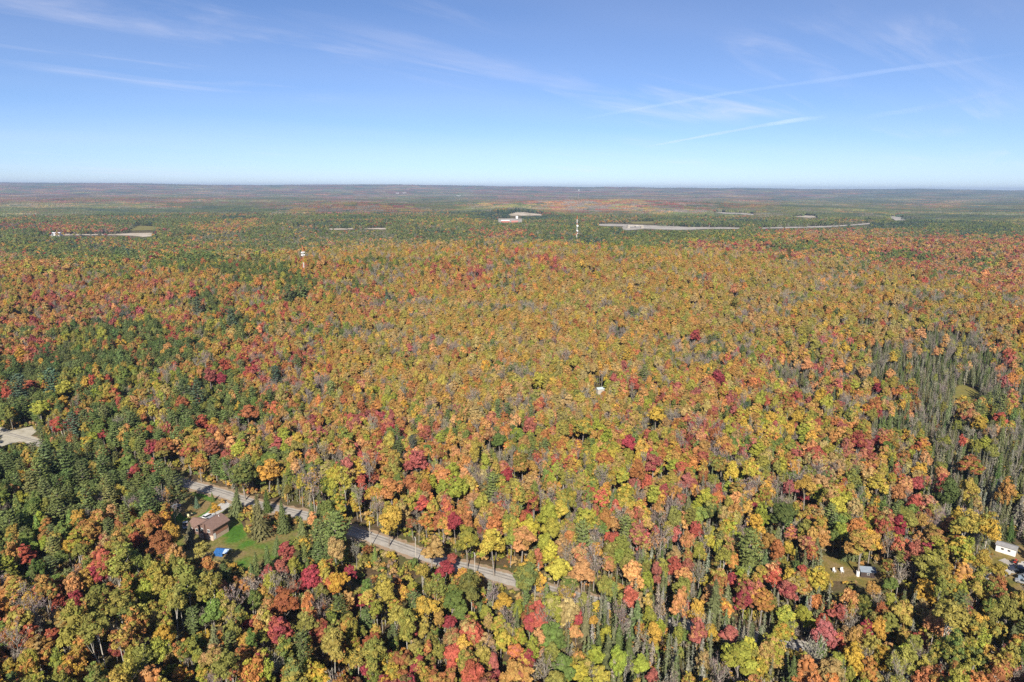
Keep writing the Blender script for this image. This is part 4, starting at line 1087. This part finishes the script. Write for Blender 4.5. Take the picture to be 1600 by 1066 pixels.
# side facing the lawn: brick-red panel under the eave, deep overhang, door
b = NB(); box(b, (W0 + .03, LN * .55, 2.6), (.08, LN * .8, 1.7)); part('side_panel', b, simple('brick_red_panel', (.42, .20, .13), .85, noise=.15), hs)
b = NB(); box(b, (W0 + .02, .8, 1.55), (.1, 1.0, 2.1)); dr_ = part('door', b, M_WHITE, hs)
b = NB(); box(b, (W0 + .09, 1.15, 1.5), (.05, .08, .12)); part('handle', b, M_STEEL, dr_)
b = NB(); cyl(b, (W0 * .62, LN * .8, RG - .1), .12, .9, 8); part('vent_pipe', b, M_WHITE, hs)
# wing
wx0, wx1, wy0, wy1 = -6.2, W0 / 2, 1.6, 7.3
b = NB(); box(b, ((wx0 + 0) / 2, (wy0 + wy1) / 2, 1.55), (-wx0 - .02, wy1 - wy0, 3.1)); wg = part('wing_wall', b, M_SIDING, hs)
ym = (wy0 + wy1) / 2; ez = 3.05; rzz = 4.75
for s in (0, 1):
    b = NB(); yy_ = wy0 - .6 if s == 0 else wy1 + .6
    pts = [(wx0 - .5, yy_, ez), (wx1 - .5, yy_, ez), (wx1 - .5, ym, rzz), (wx0 - .5, ym, rzz)]
    if s == 1: pts = pts[::-1]
    slab(b, pts, .14); r2_ = part('roof', b, M_ROOF, hs)
    b = NB()
    for k in range(1, 9):
        t = k / 9; box(b, ((wx0 + wx1) / 2 - .5, yy_ + (ym - yy_) * t, ez + (rzz - ez) * t + .012), (wx1 - wx0 - .05, .05, .022))
    q = part('shingle_course', b, M_ROOF, r2_); q['kind'] = 'stuff'
for x in (-5, -2.2):
    b = NB(); box(b, (x, wy0 - .02, 1.75), (1.3, .1, 1.1)); w_ = part('window', b, M_WHITE, hs)
    b = NB(); box(b, (x, wy0 - .08, 1.75), (1.1, .03, .9)); part('pane', b, M_GLASS, w_)

def car(px, py, rz, paint, label, kind='suv', name='parked_car', loc=None):
    g = loc or ground(px, py); t = thing(name, (g.x, g.y, g.z + .03), rz, label, 'car' if kind != 'truck' else 'truck')
    L_, W_ = 4.6, 1.85
    prof = {'suv': [(-2.3, .35), (2.3, .35), (2.3, .85), (1.35, 1.02), (-2.15, 1.05), (-2.3, .8)],
            'truck': [(-2.7, .45), (2.6, .45), (2.6, .95), (1.4, 1.12), (-2.7, 1.12)]}[kind]
    b = NB(); a_ = [b.verts.new((x, -W_ / 2, z)) for x, z in prof]; c_ = [b.verts.new((x, W_ / 2, z)) for x, z in prof]
    b.faces.new(a_); b.faces.new(c_[::-1])
    for i in range(len(prof)): b.faces.new((a_[(i + 1) % len(prof)], a_[i], c_[i], c_[(i + 1) % len(prof)]))
    part('body', b, paint, t, bevel=.06)
    cab = [(-2.1, 1.04), (.95, 1.02), (.35, 1.62), (-1.85, 1.62)] if kind == 'suv' else [(-.6, 1.11), (1.2, 1.11), (.65, 1.75), (-.5, 1.75)]
    b = NB(); w1, w2 = W_ / 2 - .04, W_ / 2 - .2
    a_ = [b.verts.new((x, -(w1 if z < 1.3 else w2), z)) for x, z in cab]; c_ = [b.verts.new((x, (w1 if z < 1.3 else w2), z)) for x, z in cab]
    b.faces.new(a_); b.faces.new(c_[::-1])
    for i in range(4): b.faces.new((a_[(i + 1) % 4], a_[i], c_[i], c_[(i + 1) % 4]))
    part('cabin_glass', b, M_GLASS, t)
    b = NB(); x0, x1 = cab[3][0] + .02, cab[2][0] - .02; box(b, ((x0 + x1) / 2, 0, cab[2][1] + .035), (x1 - x0 + .05, 2 * w2 + .04, .07)); part('roof', b, paint, t)
    for x in (-1.45, 1.45):
        for y in (-1, 1):
            b = NB(); cyl(b, (x, y * .85, .36), .36, .24, 14, axis='Y'); w_ = part('wheel', b, M_TYRE, t)
            b = NB(); cyl(b, (x, y * .96, .36), .2, .05, 10, axis='Y'); part('rim', b, M_RIM, w_)
    for y in (-.6, .6):
        b = NB(); box(b, (2.31 if kind == 'suv' else 2.61, y, .72), (.05, .32, .14)); part('headlight', b, simple('lamp_glass', (.7, .7, .68), .2), t)
    if kind == 'truck':
        b = NB(); box(b, (-1.65, 0, 1.135), (1.9, 1.5, .03)); part('cargo_bed', b, M_DARK, t)
    return t
car(326, 809, rz + math.pi / 2 * .93, M_WHITE, 'white car parked on the pale driveway behind the brown house')
car(332.5, 812.5, rz + math.pi / 2 * .93, M_SILVER, 'pale silver car tucked between the white car and the house roof')
car(290, 823, rz + 2.4, M_WHITE, 'white pickup truck parked off the end of the house wing', 'truck', 'pickup_truck')
car(268, 869, rz + .5, M_DKCAR, 'dark blue car half hidden under rust red trees by the lawn')
car(1599, 912, 2.5, M_SILVER, 'silver blue vehicle parked in the long shadow by the lane')
car(1590, 893, 2.6, M_DKCAR, 'dark car on the grey lane below the mobile home')

# tarp shelter
g0 = ground(334, 869); g1 = ground(349, 870.5)
sh = thing('tarp_shelter', g0, math.atan2(g1.y - g0.y, g1.x - g0.x), 'low shelter covered by a bright blue tarp with a pale end, on the lawn', 'shelter')
b = NB(); pr = [(0, .3), (.4, 1.5), (2.0, 2.35), (3.6, 1.5), (4.0, .3)]
def tunnel(b, y0, y1, x0, x1):
    n = 10; ra = []
    for y in (y0, y1):
        ra.append([b.verts.new((x, y + (R.uniform(-.05, .05)), z)) for x, z in [(x0 + (x1 - x0) * t / 8, .15 + 2.1 * math.sin(math.pi * t / 8) ** .55) for t in range(9)]])
    for i in range(8): b.faces.new((ra[0][i], ra[0][i + 1], ra[1][i + 1], ra[1][i]))
b = NB()
for k in range(6):
    pass
def gable(b, x0, x1, W_, e, r):
    for s in (0, 1):
        ya = 0 if s == 0 else W_
        pts = [(x0, ya, e), (x1, ya, e), (x1, W_ / 2, r), (x0, W_ / 2, r)]
        if s: pts = pts[::-1]
        slab(b, pts, .03)
gable(b, 0, 3.3, 3.6, 1.3, 2.1); part('tarp', b, M_BLUE, sh)
b = NB(); gable(b, 3.32, 4.9, 3.6, 1.28, 2.08); part('tarp', b, M_PALETARP, sh, label='pale tarp end')
b = NB(); box(b, (1.65, .04, .65), (3.3, .03, 1.28)); box(b, (.02, 1.8, .65), (.03, 3.5, 1.28)); part('side_sheet', b, M_BLUE, sh)
for x in (.08, 4.82):
    for y in (.08, 3.52):
        b = NB(); cyl(b, (x, y, .64), .04, 1.28, 6); part('leg', b, M_STEEL, sh)
# trampoline
g0 = ground(275.5, 793)
tr_ = thing('trampoline', g0, 0, 'round trampoline with pale blue rim in the shade beside the dry grass', 'trampoline')
b = NB()
for rr_, r2_ in ((1.25, 1.7),):
    n = 28
    for k in range(n):
        a0, a1 = 6.2832 * k / n, 6.2832 * (k + 1) / n
        slab(b, [(rr_ * math.cos(a0), rr_ * math.sin(a0), .8), (r2_ * math.cos(a0), r2_ * math.sin(a0), .8), (r2_ * math.cos(a1), r2_ * math.sin(a1), .8), (rr_ * math.cos(a1), rr_ * math.sin(a1), .8)], .06)
part('rim', b, simple('pale_blue_vinyl', (.45, .58, .70), .4), tr_)
b = NB(); cyl(b, (0, 0, .77), 1.25, .02, 28); part('mat', b, M_DKCAR, tr_)
for k in range(4):
    a0 = .78 + k * 1.571; b = NB(); cyl(b, (1.5 * math.cos(a0), 1.5 * math.sin(a0), .37), .035, .75, 6); part('leg', b, M_STEEL, tr_)
# lawn tractor and chairs by the dry grass
g0 = ground(302, 805)
lt = thing('lawn_tractor', g0, rz + 1.3, 'dark lawn tractor with pale seat standing on the dry grass', 'tractor')
b = NB(); box(b, (.5, 0, .75), (1.0, .7, .5), 0, .85); part('hood', b, simple('dark_green_paint', (.02, .07, .03), .4), lt, bevel=.05)
b = NB(); box(b, (-.25, 0, .5), (1.5, .85, .25)); part('body', b, M_DARK, lt, bevel=.04)
b = NB(); box(b, (-.45, 0, .8), (.5, .5, .15)); box(b, (-.68, 0, 1.05), (.12, .5, .5)); part('seat', b, M_YEL, lt, bevel=.03)
b = NB(); cyl(b, (.0, 0, 1.1), .2, .03, 12); cyl(b, (.08, 0, .95), .025, .3, 6); part('steering_wheel', b, M_TYRE, lt)
for x, r_ in ((-.6, .38), (.75, .26)):
    for y in (-.5, .5):
        b = NB(); cyl(b, (x, y, r_), r_, .22, 12, axis='Y'); part('wheel', b, M_TYRE, lt)
def chair(px, py, rz, mat, label, s=1.0, group='lawn chairs'):
    g = ground(px, py); t = thing('lawn_chair', g, rz, label, 'chair', group); t.scale = (s, s, s)
    b = NB(); box(b, (0, 0, .42), (.6, .6, .06)); part('seat', b, mat, t)
    b = NB(); box(b, (-.3, 0, .8), (.06, .6, .75)); part('backrest', b, mat, t)
    for y in (-.3, .3):
        b = NB(); box(b, (0, y, .64), (.55, .07, .05)); part('armrest', b, mat, t)
    for x in (-.25, .25):
        for y in (-.25, .25):
            b = NB(); box(b, (x, y, .2), (.06, .06, .4)); part('leg', b, mat, t)
chair(293, 806, .4, M_YEL, 'cream lawn chair beside the dark lawn tractor', 1.4)
chair(295.5, 808.5, 1.4, M_YEL, 'second cream lawn chair, nearer the house than its twin', 1.4)
chair(1303.5, 894.5, -1.2, M_WHITE, 'white lawn chair on the dry yard near the tall yellow maple', 1.35)
chair(1315.5, 895, -1.5, M_WHITE, 'white lawn chair on the dry yard, the one nearer the small shed', 1.5)
# flower bed
g0 = ground(369, 806)
fb = thing('flower_bed', g0, 0, 'small bed of orange flowers and leafy plants beside the lawn', 'flower bed')
b = NB(); cyl(b, (0, 0, .08), 1.7, .16, 14); part('bed', b, M_DARK, fb)
for k in range(7):
    cr, C = crown_deciduous(.9, .5, 0, 6, 60, .22); m_ = mesh_from('plant', cr[:1], [M_LEAF])
    o = bpy.data.objects.new('plant', m_); COLL.objects.link(o); o.parent = fb; o.location = (R.uniform(-1.1, 1.1), R.uniform(-1.1, 1.1), .1)
    c_ = COL['orange' if k % 2 else 'green'][0]; o['col'] = list(c_); o['col2'] = list(c_)

def hut(name, px, py, rz, L_, W_, e, r, wallm, roofm, label, cat='shed', door=True, win=1, hip=False, gnd=None):
    g = gnd or ground(px, py); t = thing(name, g, rz, label, cat)
    b = NB(); pr = [(0, 0), (W_, 0), (W_, e), (W_ / 2, r), (0, e)]
    f0 = [b.verts.new((0, y, z)) for y, z in pr]; f1 = [b.verts.new((L_, y, z)) for y, z in pr]
    b.faces.new(f0); b.faces.new(f1)
    for i in range(5): b.faces.new((f0[i], f0[(i + 1) % 5], f1[(i + 1) % 5], f1[i]))
    part('wall', b, wallm, t)
    sl = (r - e) / (W_ / 2)
    for s in (0, 1):
        ya = -.3 if s == 0 else W_ + .3; z0 = e - .3 * sl + .1
        pts = [(-.3, ya, z0), (L_ + .3, ya, z0), (L_ + .3, W_ / 2, r + .1), (-.3, W_ / 2, r + .1)]
        if s: pts = pts[::-1]
        b = NB(); slab(b, pts, .09); part('roof', b, roofm, t)
    for k in range(win):
        x = L_ * (k + 1) / (win + 1); b = NB(); box(b, (x, -.02, e * .6), (.8, .06, .6)); w_ = part('window', b, M_FASC if wallm is M_WHITE else M_WHITE, t)
        b = NB(); box(b, (x, -.06, e * .6), (.65, .03, .46)); part('pane', b, M_GLASS, w_)
    if door:
        b = NB(); box(b, (L_ + .02, W_ / 2, 1.0), (.06, .9, 1.95)); part('door', b, M_DARK if wallm is M_WHITE else M_WHITE, t)
    return t
hut('shed', 1345, 902, -.15, 4.4, 3.6, 2.1, 3.0, M_DARK, M_BLUEROOF, 'small shed with grey blue roof among shadows behind the white chairs')
g0 = ground(1340, 900)
wt = thing('water_tank', g0, .2, 'upright white tank standing against the small shed', 'tank')
b = NB(); cyl(b, (0, 0, .9), .55, 1.8, 14); part('body', b, M_WHITE, wt); b = NB(); cyl(b, (0, 0, 1.86), .4, .12, 12, .2); part('lid', b, M_STEEL, wt)
# mobile home: long white box, grey low roof
ga = ground(1555, 861); gb = ground(1577, 868)
hut('mobile_home', 0, 0, math.atan2(gb.y - ga.y, gb.x - ga.x), 5.8, 3.8, 2.6, 3.1, M_WHITE, M_GREYROOF, 'white mobile home with low grey roof among trees at the frame edge', 'house', True, 2, gnd=ga)
g0 = ground(1586, 880)
rt = thing('garden_tractor', g0, .8, 'small red tractor on sandy ground beside the white mobile home', 'tractor')
b = NB(); box(b, (.6, 0, .9), (1.3, .7, .6), 0, .9); part('hood', b, M_REDP, rt, bevel=.06)
b = NB(); box(b, (-.5, 0, .75), (1.1, .8, .35)); part('body', b, M_REDP, rt, bevel=.05)
b = NB(); box(b, (-.6, 0, 1.1), (.5, .5, .12)); box(b, (-.85, 0, 1.4), (.1, .5, .5)); part('seat', b, M_DARK, rt)
for x, r_ in ((-.7, .6), (1.0, .38)):
    for y in (-.65, .65):
        b = NB(); cyl(b, (x, y, r_), r_, .28, 14, axis='Y'); part('wheel', b, M_TYRE, rt)
g0 = ground(1604, 915)
hut('garden_shed', 0, 0, .3, 3.6, 3, 2.2, 3.0, M_PALETARP, M_STEEL, 'pale blue garden shed at the end of the lane, cut by the frame', 'shed', False, 0, gnd=g0)
# cabin in the wood: only its roof shows
gc_ = ground(934.5, 608, 5)
hut('cabin', 0, 0, .35, 4.4, 3.6, 4.6, 5.4, M_POLE, simple('pale_metal_roof', (.62, .72, .72), .35, metal=.2, noise=.06), 'lone cabin with pale metal roof showing through the orange wood', 'cabin', True, 1, gnd=gc_)

# utility poles and wires along the road
pts = [ground(579, 856), ground(650, 882), ground(497, 830), ground(742, 908)]
tops = []
POLE_LAB = ['weathered utility pole casting its shadow across the open road', 'utility pole beside the salmon tree at the road edge', 'utility pole rising between the big pine and roadside spruces', 'utility pole on the near side of the road below the yellow maple']
for g, lab in zip(pts, POLE_LAB):
    t = thing('utility_pole', g, .35, lab, 'utility pole', 'utility poles along the road')
    b = NB(); cyl(b, (0, 0, 5.0), .17, 10.4, 8, .11); part('pole', b, M_POLE, t)
    b = NB(); box(b, (0, 0, 9.5), (.1, 2.2, .12)); part('crossarm', b, M_POLE, t)
    for y in (-1, -.1, 1):
        b = NB(); cyl(b, (0, y, 9.66), .05, .18, 6); part('insulator', b, M_WHITE, t)
    tops.append(g + Vector((0, 0, 9.7)))
def wire(a, c, lab):
    ps = [np.array(a.lerp(c, t)) - np.array([0, 0, 4 * .6 * t * (1 - t)]) for t in np.linspace(0, 1, 13)]
    v, f = tube(ps, [.022] * 13, 4); o = obj('power_line', mesh_from('power_line', [(v, f, 0, None, None)], [M_WIRE])); tag(o, lab, 'wire', 'power lines along the road')
wire(tops[2], tops[0], 'thin power line from the pine to the open stretch of road')
wire(tops[0], tops[1], 'thin power line above the open stretch of road')
wire(tops[1], tops[3], 'thin power line over the road under the yellow maple')

# lattice towers
def tower(px, pyb, pyt, wid, label, drums, topcol=M_ORNG, r3=None):
    g = ground(px, pyb); d = math.hypot(g.y, CAM_H); Hh = (pyb - pyt) * math.hypot(g.y, 0) / F
    t = thing('lattice_tower', g, .4, label, 'tower', 'lattice towers')
    n = 7; mats = [M_ORNG, M_WHITE]
    for k in range(n):
        b = NB(); z0, z1 = Hh * k / n, Hh * (k + 1) / n
        cs = [(wid / 2 * math.cos(a), wid / 2 * math.sin(a)) for a in (0, 2.094, 4.189)]
        def bar(p, q, r_):
            p, q = Vector(p), Vector(q); dv = q - p
            M = Matrix.Translation((p + q) / 2) @ dv.to_track_quat('Z', 'Y').to_matrix().to_4x4()
            bmesh.ops.create_cone(b, cap_ends=False, segments=4, radius1=r_, radius2=r_, depth=dv.length, matrix=M)
        th = wid * .10
        for i in range(3):
            bar((*cs[i], z0), (*cs[i], z1), th)
            m = 3
            for j in range(m):
                za = z0 + (z1 - z0) * j / m; zb = z0 + (z1 - z0) * (j + 1) / m
                bar((*cs[i], za), (*cs[(i + 1) % 3], zb), th * .6)
        part('mast_section', b, mats[k % 2] if k < n - 1 else topcol, t)
    for (dx, dpy, rr_) in drums:
        z = (pyb - dpy) * g.y / F
        b = NB(); cyl(b, (0, 0, 0), rr_, rr_ * .8, 14, axis='Y'); o = part('dish_antenna', b, M_WHITE, t); o.location = (dx * math.cos(.4), -wid - dx * math.sin(.4), z)
    return t
tower(476, 444, 384, 1.1, 'red and white lattice tower with four white dish antennas on the wooded slope', [(-1.2, 394.5, .85), (-1.2, 398.5, .85), (1.3, 394, .65), (1.3, 398, .7)])
tower(901, 378, 338, 1.8, 'slim lattice tower with white dish antennas standing before the green valley', [(0, 353.5, 2.6), (0, 361, 2.1), (1, 365, 1.2)])
tower(904, 312, 296, 3, 'far lattice tower with pale top on the ridge below the horizon', [(0, 298, 6)], M_WHITE)

# valley buildings
def barn(px, py, L_, W_, e, r, wm, rm, rz, label, name='warehouse'):
    return hut(name, px, py, rz, L_, W_, e, r, wm, rm, label, 'building', True, 3)
M_REDW = simple('red_metal_wall', (.45, .16, .12), .6, noise=.1, scale=.3)
barn(783, 348.2, 32, 18, 7, 10, M_REDW, M_WHITE, .02, 'long red-walled warehouse with white roof below the quarry in the valley')
barn(799, 347.8, 26, 14, 5, 7, M_REDW, simple('pale_red_roof', (.58, .3, .26), .6), 0, 'lower red shed joined beside the white-roofed warehouse')
barn(806, 341.8, 9, 9, 9, 11, M_WHITE, M_WHITE, 0, 'small white building behind the red warehouse', 'farmhouse')
barn(77, 369.5, 26, 14, 8, 10, M_WHITE, M_WHITE, 0, 'white building by the pale highway west of the swamp', 'warehouse')
barn(83, 369.2, 14, 9, 6, 8, M_WHITE, M_GREYROOF, 0, 'smaller white building joined to the highway building', 'warehouse')
for (x, y, lab) in ((618, 303.5, 'tiny white farm building on the far wooded hill'), (629, 303.2, 'tiny white farmhouse beside another on the far hill'), (713, 308, 'tiny white house alone in the far green strip')):
    barn(x, y, 60, 30, 14, 20, M_WHITE, M_WHITE, 0, lab, 'farmhouse')
# overpass on the highway
g0 = ground(986, 357)
ov = thing('overpass', g0, .02, 'concrete highway overpass with dark gap beneath, crossing the valley road', 'bridge')
b = NB(); box(b, (15, 6, 9), (52, 12, 1.6)); part('deck', b, M_PALE, ov)
for x in (-8, 38):
    b = NB(); box(b, (x, 6, 4.1), (8, 11, 8.2)); part('abutment', b, M_PALE, ov)
b = NB(); box(b, (15, 10, 4.1), (2, 2, 8.2)); part('pier', b, M_PALE, ov)
b = NB(); box(b, (15, .2, 10.3), (52, .3, .9)); part('railing', b, M_PALE, ov)

# ------------------------------------------------------------------ contrails
M_CON = bpy.data.materials.new('contrail'); M_CON.use_nodes = True
nt = M_CON.node_tree; nt.nodes.clear(); N = nt.nodes.new; L = nt.links.new
out = N('ShaderNodeOutputMaterial'); mixs = N('ShaderNodeMixShader'); tp = N('ShaderNodeBsdfTransparent'); df = N('ShaderNodeBsdfDiffuse')
df.inputs[0].default_value = (.95, .95, .95, 1)
at = N('ShaderNodeAttribute'); at.attribute_name = 'soft'
L(tp.outputs[0], mixs.inputs[1]); L(df.outputs[0], mixs.inputs[2]); L(mixs.outputs[0], out.inputs[0]); L(at.outputs['Fac'], mixs.inputs[0])
def contrail(pix, w, dens, label):
    """a soft-edged tube of ice mist high over the far hills, thinning towards its upper and lower rim"""
    alt = 6500.0; pts = []
    for px, py in pix:
        d = CR @ np.array([(px - 800) / F, -(py - 533) / F, -1.0]); t = (alt - CAM_H) / d[2]; pts.append(np.array([d[0] * t, d[1] * t]))
    line = []
    for a, b in zip(pts, pts[1:]):
        for k in range(40): line.append(a + (b - a) * k / 40)
    line.append(pts[-1]); n = len(line); V = []; S = []; m = 16
    ii = np.arange(n) / 5.0; nz = vnoise(ii, ii * 0 + len(pix) + w[0], 91); nz2 = vnoise(ii / 4, ii * 0 + w[1], 92)
    for i, q in enumerate(line):
        t = i / (n - 1); r_ = (w[0] + (w[1] - w[0]) * t) * (.75 + .5 * nz[i]); z0 = alt + 90 * (nz2[i] - .5)
        for k in range(m):
            a = 6.28318 * k / m
            V.append([q[0] + r_ * .5 * math.sin(a), q[1] - r_ * .5 * math.cos(a), z0 + r_ * math.sin(a) * 1.0])
            S.append(abs(math.cos(a)) ** 1.6 * dens * (.55 + .6 * nz2[i]) * min(1, t * 5, (1 - t) * 4))
    Fc = np.array([[i * m + k, i * m + (k + 1) % m, (i + 1) * m + (k + 1) % m, (i + 1) * m + k] for i in range(n - 1) for k in range(m)])
    me = mesh_from('contrail', [(np.array(V), Fc, 0, None, None)], [M_CON])
    a = me.attributes.new('soft', 'FLOAT', 'POINT'); a.data.foreach_set('value', np.clip(np.array(S), 0, 1).astype(np.float32))
    for p in me.polygons: p.use_smooth = True
    o = obj('contrail', me); tag(o, label, 'contrail', 'contrails in the sky')
contrail([(1000, 231), (1100, 213), (1200, 194), (1295, 182)], (160, 230), .13, 'bright short contrail, the lowest and clearest of the three')
contrail([(900, 188), (1060, 160), (1200, 136), (1400, 110), (1620, 80)], (150, 130), .03, 'long thin contrail, the highest of the three')
contrail([(1340, 185), (1440, 170), (1520, 152), (1630, 128)], (300, 220), .035, 'faint contrail between the highest and the lowest trail')

# ------------------------------------------------------------------ haze
b = NB(); bmesh.ops.create_cube(b, size=1)
zb = float(GV[:, 2].min()) - 1.5; zt = max(float(GV[:, 2].max()) + 30, CAM_H + 5)
me = bpy.data.meshes.new('haze'); b.to_mesh(me); b.free()
hz = obj('haze', me, kind='stuff'); hz.scale = (48500, 48500, zt - zb); hz.location = (0, 0, (zt + zb) / 2)
hm = bpy.data.materials.new('haze'); hm.use_nodes = True; nt = hm.node_tree; nt.nodes.clear()
out = nt.nodes.new('ShaderNodeOutputMaterial'); pv = nt.nodes.new('ShaderNodeVolumePrincipled')
pv.inputs['Color'].default_value = (.52, .70, 1.0, 1); pv.inputs['Density'].default_value = 5.5e-5; pv.inputs['Anisotropy'].default_value = 0.1
nt.links.new(pv.outputs[0], out.inputs['Volume']); me.materials.append(hm)
